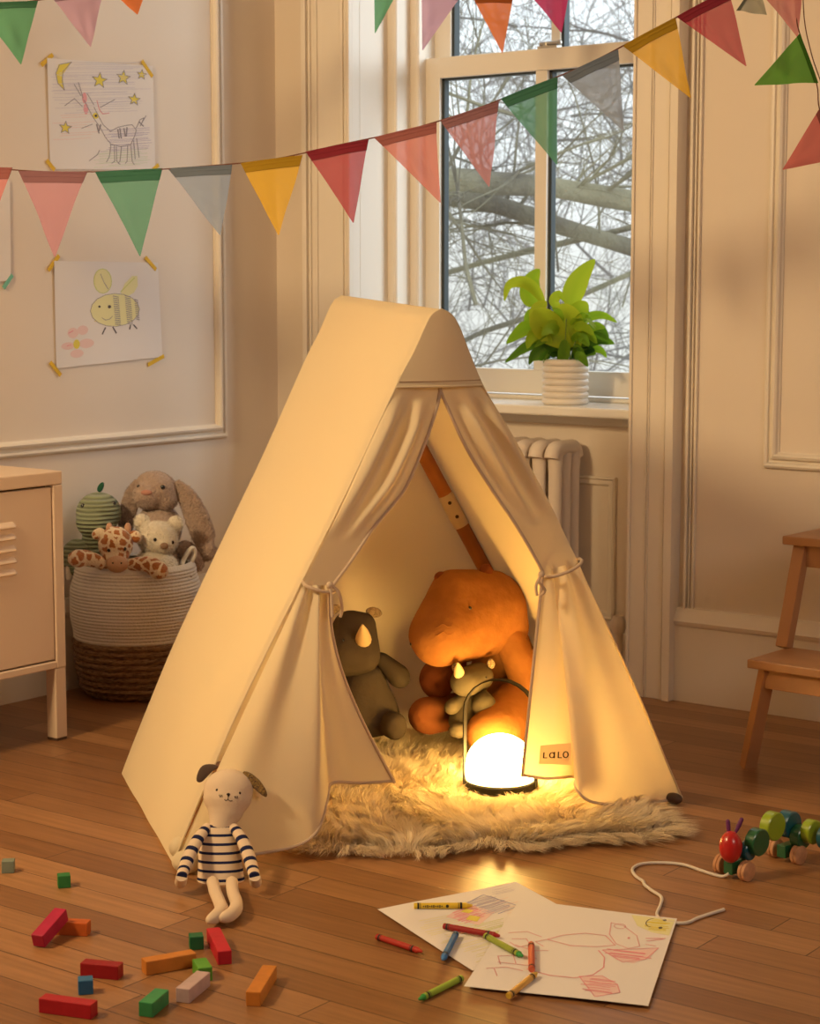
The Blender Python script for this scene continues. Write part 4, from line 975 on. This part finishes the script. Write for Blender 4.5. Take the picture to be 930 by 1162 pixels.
for L_ in ([(.06, .40), (.16, .36), (.26, .40)], [(.10, .46), (.18, .44), (.22, .50), (.16, .54), (.10, .50)], [(.08, .66), (.20, .62), (.30, .64)], [(.08, .66), (.12, .74)], [(.16, .63), (.20, .71)], [(.06, .80), (.16, .76), (.26, .78)], [(.10, .79), (.14, .86)], [(.14, .52), (.26, .56), (.34, .54)], [(.10, .72), (.24, .72), (.32, .72)], [(.30, .42), (.24, .46), (.30, .50)]): s.line(L_, 'pink', .005)
o = s.mb.build('drawing', PM, None, smooth=False, loc=s.P(.5, .5)); tag(o, 'upper paper sheet on the floor with a red line drawing', 'drawing', 'drawings lying on the floor')

# ================================================================== CRAYONS
def crayon(tail, tip, col, tipcol, label, z=.0055, zt=None, band=(.02, .02, .02)):
    a = F(*tail, z); b = F(*tip, zt if zt is not None else z); c = (a+b)/2; d = (b-a).normalized(); L_ = (b-a).length; r = .0053
    root = thing('crayon', label, 'crayon', c, 'crayons scattered on the floor')
    wm = mat('wrapper_%s' % (col,), col, .55, .3); tm = mat('wax_%s' % (tipcol,), tipcol, .4, .4); bm_ = mat('crayon_band', band, .6)
    bd = MB().tube([a, a+d*(L_-.013)], r, 18).build('wrapper', wm, root)
    mbb = MB()
    for f0, f1 in ((.005, .0085), (L_-.0225, L_-.0185), (.0100, .0110), (L_-.0255, L_-.0243)): mbb.tube([a+d*f0, a+d*f1], r+.0003, 18, caps=False)
    mbb.build('band', bm_, bd)
    MB().tube([a+d*(L_-.013), a+d*(L_-.0105), a+d*(L_-.0100), a+d*(L_-.001), b], [r*.98, r*.98, r*.8, r*.42, r*.2], 16).build('tip', tm, root)
    MB().tube([a-d*.001, a+d*.0005], [r*.9, r*.96], 16).build('end', tm, root)
    return bd
P2 = .0105
y_ = crayon((470, 1028), (536, 1027.5), (.72, .50, .04), (.80, .55, .05), 'yellow crayon lying across the top of the house drawing', .0078)
crayon((428, 1063), (479, 1080), (.42, .03, .02), (.55, .05, .03), 'red crayon on the bare floor left of the papers')
crayon((504, 1051), (567, 1062), (.30, .015, .015), (.40, .02, .02), 'dark maroon crayon on the papers above the olive green crayon', .0085, .0110)
crayon((517, 1060), (502, 1089), (.05, .17, .42), (.06, .22, .55), 'blue crayon half on the edge of the lower sheet', .0078)
crayon((551, 1062), (593, 1085), (.30, .36, .05), (.03, .30, .05), 'olive green crayon with bright green tip lying on the upper sheet', P2)
crayon((603, 1100), (602.5, 1069), (.62, .12, .06), (.65, .13, .06), 'short orange red crayon standing lengthwise on the upper sheet', P2)
crayon((577, 1130), (609, 1104), (.70, .40, .10), (.70, .45, .05), 'golden orange crayon at the lower edge of the upper sheet', .0085, P2)
crayon((523, 1110), (475, 1134), (.34, .50, .06), (.05, .33, .06), 'lime green crayon on the floor in front of the papers')
# dark printing marks on the yellow crayon
rt_ = y_.parent; c_ = Vector(rt_.location); a = F(470, 1028, .0078); b = F(536, 1027.5, .0078); d = (b-a).normalized(); nn = (-FW - d*(-FW).dot(d)).normalized(); sd = d.cross(nn)
mb = MB()
for i in range(13):
    f = .016+i*.0036; hgt = .0011+.0006*((i*7) % 3)
    if i < 10: mb.obox(a+d*f+nn*.0050, d*.0011, sd*hgt, nn*.0003)
mb.ell(a+d*.058+nn*.0048, (.0030, .0030, .0012), Matrix((d, sd, nn)).transposed(), 12, 6)
mb.build('printing', mat('crayon_band', (.02, .02, .02)), y_, smooth=False)

# ================================================================== WOODEN BLOCKS
def block(pa, pb, col, label, z0=0, z1=None, hw=.0115):
    h = hw; a = F(*pa, h+z0); b = F(*pb, h+(z0 if z1 is None else z1)); c = (a+b)/2
    m = mat('stained_wood_%s' % (col,), col, .5, .35, bump=.1, bscale=80, var=.08, vscale=40)
    d = (b-a).normalized(); s_ = d.cross(Vector((0, 0, 1))).normalized(); u_ = s_.cross(d)
    mb = MB().obox(c, (b-a)/2, s_*h, u_*h); o = mb.build('wooden_block', m, None, smooth=False, bevel=.0012, loc=c)
    return tag(o, label, 'block', 'wooden blocks scattered on the floor')
redc = (.42, .012, .022); orc = (.56, .20, .03)
def cube(p, ang, col, label, hw=.0115):
    c = F(*p, hw); d = Vector((math.cos(ang), math.sin(ang), 0))*hw; m = mat('stained_wood_%s' % (col,), col, .5, .35, bump=.1, bscale=80, var=.08, vscale=40)
    o = MB().obox(c, d, Vector((-d.y, d.x, 0)), Vector((0, 0, hw))).build('wooden_block', m, None, smooth=False, bevel=.0012, loc=c); return tag(o, label, 'block', 'wooden blocks scattered on the floor')
cube((9.5, 982.5), .75, (.20, .24, .19), 'pale grey green cube at the far left edge of the floor')
cube((72.5, 999), .9, (.03, .20, .05), 'green cube alone on the floor above the leaning crimson bar')
block((62, 1051), (101, 1053), (.52, .11, .02), 'orange bar lying under the leaning crimson bar')
block((43, 1068), (70, 1037), (.42, .012, .06), 'crimson bar leaning on top of the orange bar', 0.001, .024)
block((94, 1098), (137, 1102), (.30, .008, .014), 'dark red bar between the blue cube and the leaning bars')
cube((97, 1118), .85, (.03, .14, .30), 'blue cube below the dark red bar')
block((48, 1138), (107, 1146), redc, 'long red bar nearest the lower left corner')
block((163, 1097), (220, 1087), orc, 'long orange bar right of the dark red bar')
cube((222.5, 1068), .85, (.015, .14, .05), 'dark green cube below the feet of the doll')
block((242, 1060), (255, 1087), (.50, .014, .03), 'bright red bar right of the dark green cube', 0)
block((226, 1095), (233, 1106), (.10, .32, .03), 'short bright green bar behind the lilac bar')
block((207, 1130), (231, 1110), (.50, .36, .36), 'pale lilac bar in front of the bright green one')
block((165, 1146), (184, 1130), (.04, .26, .09), 'emerald green block at the lower edge of the group')
block((287, 1134), (306, 1103), orc, 'orange bar at the far right of the blocks')

# ================================================================== PULL-ALONG WOODEN TOY
fw_ = (F(847, 1001)-F(906, 981)); fw_.z = 0; fw_.normalize()
pf = F(847, 1000); pr = F(906, 981)
lat = Vector((0, 0, 1)).cross(fw_).normalized()
if lat.dot(pf-F(818, 990)) < 0: lat = -lat
toy = thing('pull_toy', 'wooden pull along toy of round green and blue discs on wheels with a white cord', 'toy', (pf+pr)/2)
def disc(name, px, py, dep, r_px, th, m, parent, bev=.002):
    c = EYE+ray(px, py)*dep; r = r_px*dep/FPX
    mb = MB().tube([c-lat*th, c-lat*(th-bev), c+lat*(th-bev), c+lat*th], [r-bev, r, r, r-bev], 36); return mb.build(name, m, parent)
paint = lambda n, c: mat('toy_paint_'+n, c, .3, .5, coat=.4)
Gd = paint('dark_green', (.012, .11, .04)); Tl = paint('teal', (.01, .10, .14)); Lm = paint('lime', (.30, .42, .02)); Rd = paint('red', (.50, .012, .012))
wood_ = mat('bare_wood', (.58, .30, .16), .5, .3, bump=.15, bscale=60, var=.12, vscale=70)
dF = depth(pf); dR = depth(pr); rw = 11.8
wl = EYE+ray(847, 988)*dF
for nm, px, py, dd_ in (('wheel', 846.5, 988, dF), ('wheel', 818.5, 982, dF+.045), ('wheel', 905.5, 969, dR), ('wheel', 879, 963.5, dR+.045)):
    c = EYE+ray(px, py)*dd_; c.z = .0185; k = c; pxx = None
    r = .0183; mb = MB().tube([k-lat*.009, k-lat*.007, k-lat*.001, k, k+lat*.001, k+lat*.007, k+lat*.009], [r-.003, r, r, r-.0016, r, r, r-.003], 32); mb.build(nm, wood_, toy)
fwd = fw_
disc('disc', 848, 965, dF+.022, 11, .009, Tl, toy); disc('disc', 858.5, 955, dF+.02, 15.6, .011, Gd, toy)
disc('disc', 876, 937, (dF+dR)/2+.02, 16.5, .011, Lm, toy); disc('disc', 894, 935, dR+.022, 15.5, .013, Tl, toy)
disc('disc', 908, 949, dR+.01, 13.5, .011, Gd, toy); disc('disc', 920, 943.5, dR+.0, 14, .010, Lm, toy)
disc('disc', 938, 950, dR-.02, 14, .010, Tl, toy)
# chassis blocks and axles
for (px, py, dd_) in ((833, 984, dF+.022), (893, 965, dR+.022)):
    c = EYE+ray(px, py)*dd_; c.z = .022; mb = MB().obox(c, fwd*.02, lat*.010, Vector((0, 0, .012))); mb.tube([c-lat*.026-Vector((0, 0, .003)), c+lat*.026-Vector((0, 0, .003))], .003, 8); mb.build('chassis', Gd, toy, smooth=False, bevel=.003)
c = EYE+ray(828.7, 961)*(dF+.0); s = dF/FPX; mb = MB(); mb.ell(c, (13.2*s, 13.2*s, 18.5*s), None, 28, 18); mb.build('head', Rd, toy)
for x0, y0, x1, y1 in ((826.5, 945, 825.5, 932), (834, 945, 841, 930)):
    a = EYE+ray(x0, y0)*(dF+.005); b = EYE+ray(x1, y1)*(dF+.005); mb = MB().tube([a, a.lerp(b, .5), b], [.0028, .0045, .004], 12); mb.ell(b, (.004, .004, .004)); mb.build('peg', mat('mauve_peg', (.14, .03, .13), .5), toy)
cord = [(827, 991), (820, 994.5), (808, 992), (793, 987), (774, 981), (750, 979), (729, 980), (719, 984), (717.5, 989), (722, 995), (729.5, 1000), (731, 1004), (740, 1011), (750, 1018), (749, 1027), (745, 1037), (750, 1044), (762, 1047), (779, 1047), (793, 1041), (821, 1032)]
MB().tube(spline([F(x, y, .0035) if i else F(x, y, .012) for i, (x, y) in enumerate(cord)], 6), .0030, 10).build('pull_cord', mat('white_cord', (.75, .68, .60), .8, .1, bump=.6, bscale=700), toy)

# ================================================================== STEP STOOL
wd = mat('oiled_beech', (.42, .21, .095), .45, .35, bump=.12, bscale=25, var=.10, vscale=9)
sto = thing('step_stool', 'two step light wooden stool at the right edge near the panelled wall', 'stool', (-1.72, 4.0, 0))
A = math.radians(-3); e1 = Vector((math.cos(A), math.sin(A), 0)); e2 = Vector((-math.sin(A), math.cos(A), 0))
O1 = F(847, 748, .27); SW = .42
def sb(o, a0, a1, b0, b1, z0, z1): return MB().obox(o+e1*(a0+a1)/2+e2*(b0+b1)/2+Vector((0, 0, (z0+z1)/2)), e1*(a1-a0)/2, e2*(b1-b0)/2, Vector((0, 0, (z1-z0)/2)))
Ob = Vector((O1.x, O1.y, 0))
mb = sb(Ob, 0, SW, 0, .19, .25, .27); mb.f and None
o_ = mb.build('lower_step', wd, sto, smooth=False, bevel=.003)
O2 = F(887, 608, .52); Oc = Vector((O2.x, O2.y, 0)); q2 = sb(Oc, 0, SW-.03, 0, .26, .50, .52).build('upper_step', wd, sto, smooth=False, bevel=.003)
sb(Ob, .035, SW-.03, .020, .038, .205, .25).build('rail', wd, sto, smooth=False, bevel=.002)
sb(Oc, .045, SW-.05, .020, .038, .45, .50).build('rail', wd, sto, smooth=False, bevel=.002)
sb(Ob, .03, .05, .03, .40, .205, .25).build('rail', wd, sto, smooth=False, bevel=.002)
sb(Ob, .06, SW, .24, .28, .245, .262).build('rail', wd, sto, smooth=False, bevel=.002)
def leg(p, q, w=.030): MB().beam(p, q, w, w).build('leg', wd, sto, smooth=False, bevel=.002)
f1 = F(848, 871, 0); leg(Vector((f1.x, f1.y, 0)), Ob+e1*.036+e2*.03+Vector((0, 0, .25)))
f2 = f1+e1*(SW-.03); leg(Vector((f2.x, f2.y, 0)), Ob+e1*(SW-.03)+e2*.03+Vector((0, 0, .25)))
u0 = F(889, 735, .27); leg(u0, Oc+e1*.036+e2*.03+Vector((0, 0, .50))); leg(u0+e1*(SW-.06), Oc+e1*(SW-.07)+e2*.03+Vector((0, 0, .50)))
leg(Ob+e1*.02+e2*.46, Oc+e1*.04+e2*.22+Vector((0, 0, .50))); leg(Ob+e1*(SW-.03)+e2*.46, Oc+e1*(SW-.07)+e2*.22+Vector((0, 0, .50)))

# ================================================================== RADIATOR
rad = mat('radiator_enamel', (.74, .63, .52), .45, .4, bump=.3, bscale=25, bdist=.003)
xr1 = WY(642, 560, 4.40).x; ra = thing('radiator', 'old cream cast iron column radiator under the window behind the tent', 'radiator', (xr1-.3, 4.44, 0))
RS = 10; zt_ = .665
for i in range(RS):
    x = xr1-.026-i*.052; mb = MB()
    for y in (4.385, 4.43, 4.475):
        mb.tube([(x, y, .09), (x, y, .14), (x, y, .58), (x, y, zt_-.03)], [.018, .0155, .0155, .018], 14, flat=1.3, ref=(1, 0, 0))
    for z in (.10, zt_-.032):
        mb.tube(spline([(x, 4.368, z-.012 if z > .3 else z+.012), (x, 4.38, z+.012 if z > .3 else z-.01), (x, 4.43, z+.014 if z > .3 else z-.012), (x, 4.475, z+.012 if z > .3 else z-.01), (x, 4.488, z-.012 if z > .3 else z+.012)], 4), .0225, 14, flat=.95)
    if i in (0, RS-1):
        for y in (4.385, 4.475): mb.tube([(x, y, .095), (x, y, .03), (x, y, 0)], [.018, .014, .02], 12)
    mb.build('section', rad, ra)
MB().tube([(xr1-.03, 4.44, .12), (XZ(705, 4.44), 4.44, .12)], .013, 12).tube([(XZ(705, 4.44), 4.44, 0), (XZ(705, 4.44), 4.44, .16)], .014, 12).lathe([(0, .15), (.018, .15), (.022, .165), (.022, .18), (.012, .195), (0, .195)], (XZ(705, 4.44), 4.44, 0), 18).build('valve_pipe', rad, ra)

# ================================================================== POTTED PLANT
pc = Vector((WY(641, 468, 4.50).x, 4.50, .762)); dP = depth(pc)
pl = thing('potted_plant', 'leafy bright green plant in a ribbed white pot on the window sill', 'plant', pc)
ph = .125; pr_ = []
for i in range(7):
    for k in range(8): t = k/8; pr_.append((.0585+.0068*math.sin(math.pi*t)**.6, .0+(i+t)*ph/7))
pr_ += [(.0585, ph), (.055, ph+.001), (.053, ph-.004), (.052, ph-.02), (0, ph-.02)]
MB().lathe([(0, 0)]+pr_, pc, 48).build('pot', mat('white_ceramic', (.80, .74, .66), .3, .5), pl)
MB().lathe([(.0, ph-.012), (.052, ph-.014)], pc, 24).build('soil', mat('soil', (.035, .018, .010), .95, bump=.8, bscale=120), pl)
leafm = bpy.data.materials.new('leaf'); leafm.use_nodes = True; n = leafm.node_tree.nodes; L = leafm.node_tree.links; b = n['Principled BSDF']
uv = n.new('ShaderNodeUVMap'); sp = n.new('ShaderNodeSeparateXYZ'); L.new(uv.outputs[0], sp.inputs[0]); r = n.new('ShaderNodeValToRGB')
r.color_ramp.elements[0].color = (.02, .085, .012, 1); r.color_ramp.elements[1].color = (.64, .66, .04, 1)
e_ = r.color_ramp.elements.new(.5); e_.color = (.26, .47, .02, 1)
L.new(sp.outputs['X'], r.inputs[0]); L.new(r.outputs[0], b.inputs['Base Color']); b.inputs['Roughness'].default_value = .5; b.inputs['Specular IOR Level'].default_value = .2
tr = n.new('ShaderNodeBsdfTranslucent'); L.new(r.outputs[0], tr.inputs[0]); mx = n.new('ShaderNodeMixShader'); mx.inputs[0].default_value = .45; L.new(b.outputs[0], mx.inputs[1]); L.new(tr.outputs[0], mx.inputs[2]); L.new(mx.outputs[0], n['Material Output'].inputs[0])
def leaf(mb, pts, w, tone, face=None, fold=.25):
    """leaf along a curved midrib; width in metres"""
    q = spline(pts, 5); k = len(q); vs = []; uvs = []; fs = []
    for i, p in enumerate(q):
        t = i/(k-1); d = (q[min(i+1, k-1)]-q[max(i-1, 0)]).normalized(); f = face or (-FW); sd = d.cross(f).normalized(); nn = sd.cross(d)
        hw = w/2*(math.sin(math.pi*t**.75)**.8 if 0 < t < 1 else 0)+.0002
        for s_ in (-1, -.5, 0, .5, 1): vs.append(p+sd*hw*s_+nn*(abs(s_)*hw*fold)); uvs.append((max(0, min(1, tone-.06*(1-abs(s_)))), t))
    for i in range(k-1):
        for j in range(4): a = i*5+j; fs.append((a, a+1, a+6, a+5))
    mb.add(vs, fs, 0, uvs)
mb = MB(); A_ = lambda x, y, o=0: EYE+ray(x, y)*(dP+o)
big = [([(607, 348), (601, 335), (603, 318), (612, 305)], .058, .62, 0), ([(648, 350), (650, 332), (660, 312), (675, 294)], .062, .72, 0), ([(617, 345), (606, 328), (592, 320), (577, 324), (572, 342)], .034, .75, -.02),
       ([(622, 375), (612, 362), (612, 350), (620, 342)], .055, .85, -.04), ([(605, 352), (618, 368), (632, 382), (648, 396)], .085, .80, -.05), ([(630, 348), (642, 362), (650, 378), (655, 398)], .080, .88, -.04),
       ([(668, 352), (660, 352), (648, 360), (640, 374)], .055, .72, -.02), ([(640, 385), (655, 362), (668, 352)], .05, .62, 0), ([(622, 378), (600, 372), (588, 378), (574, 390)], .042, .55, -.03),
       ([(622, 384), (604, 390), (590, 398), (572, 412)], .030, .22, -.02), ([(625, 386), (610, 398), (604, 405), (600, 414)], .026, .15, -.04), ([(645, 384), (664, 376), (680, 384), (697, 390)], .040, .32, 0),
       ([(655, 372), (668, 360), (684, 358), (700, 366)], .026, .6, .02), ([(650, 400), (664, 392), (676, 388), (690, 390)], .024, .18, -.02), ([(660, 404), (672, 396), (682, 398), (688, 406)], .022, .55, 0),
       ([(640, 385), (640, 398), (638, 408), (634, 420)], .034, .30, -.06), ([(652, 390), (656, 400), (658, 408), (656, 418)], .030, .30, -.05), ([(636, 352), (628, 342), (634, 334), (640, 342)], .028, .75, 0),
       ([(604, 372), (600, 362), (604, 354), (610, 352)], .030, .6, .02), ([(668, 372), (676, 372), (684, 378), (690, 386)], .034, .25, -.02), ([(626, 390), (612, 378), (602, 384), (598, 396)], .036, .7, -.05)]
for pts, w_, tn, o_ in big: leaf(mb, [A_(x, y, o_+.004*i) for i, (x, y) in enumerate(pts)], w_, tn)
rg = random.Random(11)
for i in range(46):
    a = rg.uniform(0, 2*math.pi); h_ = rg.uniform(.0, .11); rr_ = rg.uniform(.02, .05); l_ = rg.uniform(.04, .075); tilt = rg.uniform(-.35, .7)
    p0 = pc+Vector((rr_*math.cos(a), rr_*math.sin(a)*.7, ph+h_)); dr_ = Vector((math.cos(a), math.sin(a)*.6, tilt)).normalized()
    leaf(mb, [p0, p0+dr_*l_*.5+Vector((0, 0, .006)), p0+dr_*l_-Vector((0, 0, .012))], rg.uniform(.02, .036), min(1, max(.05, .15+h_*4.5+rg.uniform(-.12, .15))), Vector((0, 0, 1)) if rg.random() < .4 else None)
mb.build('foliage', leafm, pl)
mb = MB()
for i in range(16):
    a = rg.uniform(0, 2*math.pi); p0 = pc+Vector((.02*math.cos(a), .02*math.sin(a), ph-.014)); p1 = pc+Vector((.045*math.cos(a), .03*math.sin(a), ph+rg.uniform(.04, .12))); mb.tube([p0, p0.lerp(p1, .5)+Vector((0, 0, .01)), p1], .0016, 6)
for x, y in ((607, 348), (648, 350), (617, 345)): mb.tube([pc+Vector((0, 0, ph-.014)), A_(x+(634-x)*.3, y+25), A_(x, y)], .0018, 6)
mb.build('stem', mat('stem_green', (.20, .30, .05), .6), pl)

# ================================================================== BUNTING
def pmat(n, c, sheer=.16):
    if n in ('mint', 'lilac', 'orange', 'magenta', 'grass', 'pink'): sheer = .04
    k = 'bunting_'+n
    if k in MATS: return MATS[k]
    m = mat(k, c, .85, .05, transl=.45, bump=.25, bscale=600, bdist=.0008); nn = m.node_tree.nodes; o = nn['Material Output']; src = o.inputs[0].links[0].from_socket
    t = nn.new('ShaderNodeBsdfTransparent'); x = nn.new('ShaderNodeMixShader'); x.inputs[0].default_value = sheer
    m.node_tree.links.new(src, x.inputs[1]); m.node_tree.links.new(t.outputs[0], x.inputs[2]); m.node_tree.links.new(x.outputs[0], o.inputs[0]); return m
PC = dict(coral=(.74, .27, .27), mauve=(.60, .30, .37), green=(.12, .38, .27), greyblue=(.34, .42, .58), yellow=(.82, .50, .05), crimson=(.50, .06, .10), mint=(.16, .48, .28), lilac=(.68, .46, .66), orange=(.86, .25, .07), magenta=(.58, .06, .18), grass=(.13, .38, .05), greygreen=(.38, .42, .34), pink=(.64, .18, .17), slate=(.30, .25, .26))
twine = mat('brown_twine', (.14, .05, .03), .8)
def pennant(root, A, B, T, col, d, seed, hem=.13):
    """A,B ends of the hem on the string, T the point (photo pixels); d depths for A,B,T"""
    a, b, t = [EYE+ray(x, y)*dd_ for (x, y), dd_ in zip((A, B, T), d)]; nn = (b-a).cross(t-a).normalized()
    if nn.dot(-FW) < 0: nn = -nn
    def fn(u, v, k=0):
        p = a.lerp(b, u).lerp(t, v) if False else (a*(1-u)+b*u)*(1-v)+t*v
        w_ = noise.noise(Vector((u*2.2+seed, v*2.0, seed*.7)))*.010*math.sin(math.pi*min(1, v+.1))*(1 if v > 0 else 0)
        cx_ = math.sin(math.pi*u)*(1-v)*.004
        return p+nn*(w_+cx_+k)
    mb = MB().grid(lambda u, v: fn(u, v*.985), 12, 18); o = lab(mb.build('pennant', pmat(col, PC[col]), root), col.replace('greyblue', 'grey blue').replace('greygreen', 'grey green')+' cloth pennant')
    mb = MB(); mb.grid(lambda u, v: fn(u, v*hem, .0012), 12, 2); mb.grid(lambda u, v: fn(u, v*hem, -.0012), 12, 2)
    for v in (.02, hem*.5, hem): mb.tube([fn(u/10, v, .0014) for u in range(11)], .0007, 5)
    c2 = tuple(c*.42 for c in PC[col]); mb.build('hem', mat('hem_'+col, c2, .9, .05, transl=.15), o)
# main garland
D1 = lambda x: lerp(4.55, 3.75, x/930)
g = thing('bunting', 'long garland of coloured cloth pennants strung across the room in front of the window', 'bunting', at(400, 163, D1(400)))
main = [((-62, 190), (14, 190), (-20, 290), 'coral', 244), ((21, 194), (99, 195), (62, 293), 'mauve', 0), ((108, 195), (184, 191), (159, 292), 'green', 0), ((190, 191), (263, 187), (250, 268), 'greyblue', 0), ((273, 185), (343, 176), (316, 268), 'yellow', 0),
        ((347, 172), (418, 158), (401, 254), 'crimson', 0), ((424, 156), (495, 139), (500, 231), 'coral', 0), ((500, 137), (566, 115), (555, 213), 'mauve', 0), ((568, 112), (632, 87), (632, 188), 'green', 0), ((638, 86), (701, 56), (708, 150), 'greyblue', 0), ((706, 52), (766, 20), (784, 112), 'yellow', 0), ((767, 19), (826, -12), (847, 76), 'crimson', 0)]
for i, (A, B, T, c, _) in enumerate(main): pennant(g, A, B, T, c, (D1(A[0]), D1(B[0]), D1(T[0])+.01), i*1.7+.3)
st = [(-70, 190), (0, 192), (60, 195), (146, 194), (226, 189), (308, 181), (382, 165), (460, 148), (533, 126), (600, 100), (670, 71), (736, 36), (800, 2), (850, -30)]
MB().tube(spline([EYE+ray(x, y)*D1(x) for x, y in st], 5), .0016, 6).build('string', twine, g)
# upper garland
D2 = lambda x: 4.8 if x > 300 else lerp(4.45, 4.8, (x+60)/360)
g = thing('bunting', 'upper garland of pastel pennants hanging along the top edge across wall and window', 'bunting', at(300, -45, 4.8))
up = [((-28, 4), (43, 1), (24, 74), 'mint'), ((58, -4), (118, -12), (103, 54), 'lilac'), ((122, -14), (172, -28), (156, 17), 'orange'), ((424, -50), (470, -44), (425, 39), 'mint'), ((478, -14), (524, -6), (479, 58), 'lilac'), ((536, -3), (582, -3), (570, 61), 'orange'), ((600, -8), (648, -20), (637, 38), 'magenta')]
for i, (A, B, T, c) in enumerate(up): pennant(g, A, B, T, c, (D2(A[0]), D2(B[0]), D2(T[0])), i*2.1+5, .1)
MB().tube(spline([EYE+ray(x, y)*D2(x) for x, y in [(-60, 6), (0, 4), (45, 0), (118, -12), (172, -28), (260, -52), (424, -50), (470, -40), (500, -10), (560, -2), (600, -8), (650, -20), (700, -45)]], 5), .0016, 6).build('string', twine, g)
# hanging end at the right
D3 = 3.9
g = thing('bunting', 'loose end of a garland hanging down at the upper right corner', 'bunting', at(905, 40, D3))
pennant(g, (912, -34), (848, -26), (905, 43), 'coral', (D3, D3, D3), 11, .05); pennant(g, (858, -22), (835, 12), (870, 17), 'greygreen', (D3+.05,)*3, 12, .1)
pennant(g, (907, 38), (928, 94), (855, 97), 'grass', (D3, D3-.01, D3), 13, .06); pennant(g, (929, 124), (950, 180), (887, 193), 'pink', (D3-.01, D3-.02, D3), 14, .08)
pennant(g, (901, -30), (912, -30), (906, 30), 'slate', (D3+.03,)*3, 15, .1)
MB().tube(spline([at(x, y, D3) for x, y in ((900, -40), (903, 15), (907, 38), (926, 94), (930, 126), (952, 184))], 5), .0014, 6).tube(spline([at(x, y, D3+.02) for x, y in ((910, -40), (912, 20), (920, 60), (930, 90), (945, 130))], 5), .0012, 6).build('string', twine, g)

# ================================================================== TREES OUTSIDE
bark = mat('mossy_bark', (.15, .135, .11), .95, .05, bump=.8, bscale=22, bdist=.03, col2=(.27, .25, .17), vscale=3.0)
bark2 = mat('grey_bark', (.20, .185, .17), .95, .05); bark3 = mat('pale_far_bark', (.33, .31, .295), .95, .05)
def squiggle(mb, p, d, L_, r, rg, lvl, wob=.35, seg=7):
    pts = [p]; q = Vector(p); d = Vector(d).normalized()
    for i in range(seg):
        d = (d+Vector((rg.uniform(-1, 1), rg.uniform(-1, 1), rg.uniform(-1, 1)))*wob*.5).normalized(); q = q+d*L_/seg; pts.append(q.copy())
        if lvl > 0 and rg.random() < .62:
            nd = (d+Vector((rg.uniform(-1, 1), rg.uniform(-1, 1), rg.uniform(-1, 1)))*.95).normalized(); squiggle(mb, q.copy(), nd, L_*rg.uniform(.45, .75), r*(1-i/seg)*.62, rg, lvl-1, wob, seg-1)
    mb.tube(pts, [max(.0012, r*(1-.8*i/seg)) for i in range(seg+1)], 5 if r < .02 else 9, caps=False)
def tree(dist, nb, r0, m, lvl, seed, label, L0, trunk_px, rng_px, limbs=()):
    rg = random.Random(seed); p = at(trunk_px, 400, dist); root = thing('bare_tree', label, 'tree', (p.x, p.y, -3.2), 'bare trees outside the window')
    MB().tube(spline([Vector((p.x, p.y, -3.2)), Vector((p.x+.1, p.y, 0)), Vector((p.x-.05, p.y, 3)), Vector((p.x+.1, p.y, 6))], 5), [.03*dist*(1-.04*i) for i in range(16)], 14).build('trunk', m, root)
    mb = MB()
    for pts, rad_ in limbs:
        q = spline([at(x, y, dist+o_) for x, y, o_ in pts], 6); mb.tube(q, [rad_*(1+.18*noise.noise(v*3)) for v in q], 12)
        for i in range(10):
            k = rg.randrange(len(q)); squiggle(mb, q[k], Vector((rg.uniform(-1, 1), rg.uniform(-.5, .5), rg.uniform(-.6, 1))), L0*.8, rad_*.22, rg, 2)
    for i in range(nb):
        x = rg.uniform(*rng_px); y = rg.uniform(-120, 470); q = at(x, y, dist+rg.uniform(-.8, .8)*dist*.08); a = rg.uniform(0, math.pi)
        squiggle(mb, q, RT*math.cos(a)+Vector((0, 0, math.sin(a)))+FW*rg.uniform(-.4, .4), L0*rg.uniform(.6, 1.3), r0*rg.uniform(.5, 1.3), rg, lvl)
    mb.build('branches', m, root)
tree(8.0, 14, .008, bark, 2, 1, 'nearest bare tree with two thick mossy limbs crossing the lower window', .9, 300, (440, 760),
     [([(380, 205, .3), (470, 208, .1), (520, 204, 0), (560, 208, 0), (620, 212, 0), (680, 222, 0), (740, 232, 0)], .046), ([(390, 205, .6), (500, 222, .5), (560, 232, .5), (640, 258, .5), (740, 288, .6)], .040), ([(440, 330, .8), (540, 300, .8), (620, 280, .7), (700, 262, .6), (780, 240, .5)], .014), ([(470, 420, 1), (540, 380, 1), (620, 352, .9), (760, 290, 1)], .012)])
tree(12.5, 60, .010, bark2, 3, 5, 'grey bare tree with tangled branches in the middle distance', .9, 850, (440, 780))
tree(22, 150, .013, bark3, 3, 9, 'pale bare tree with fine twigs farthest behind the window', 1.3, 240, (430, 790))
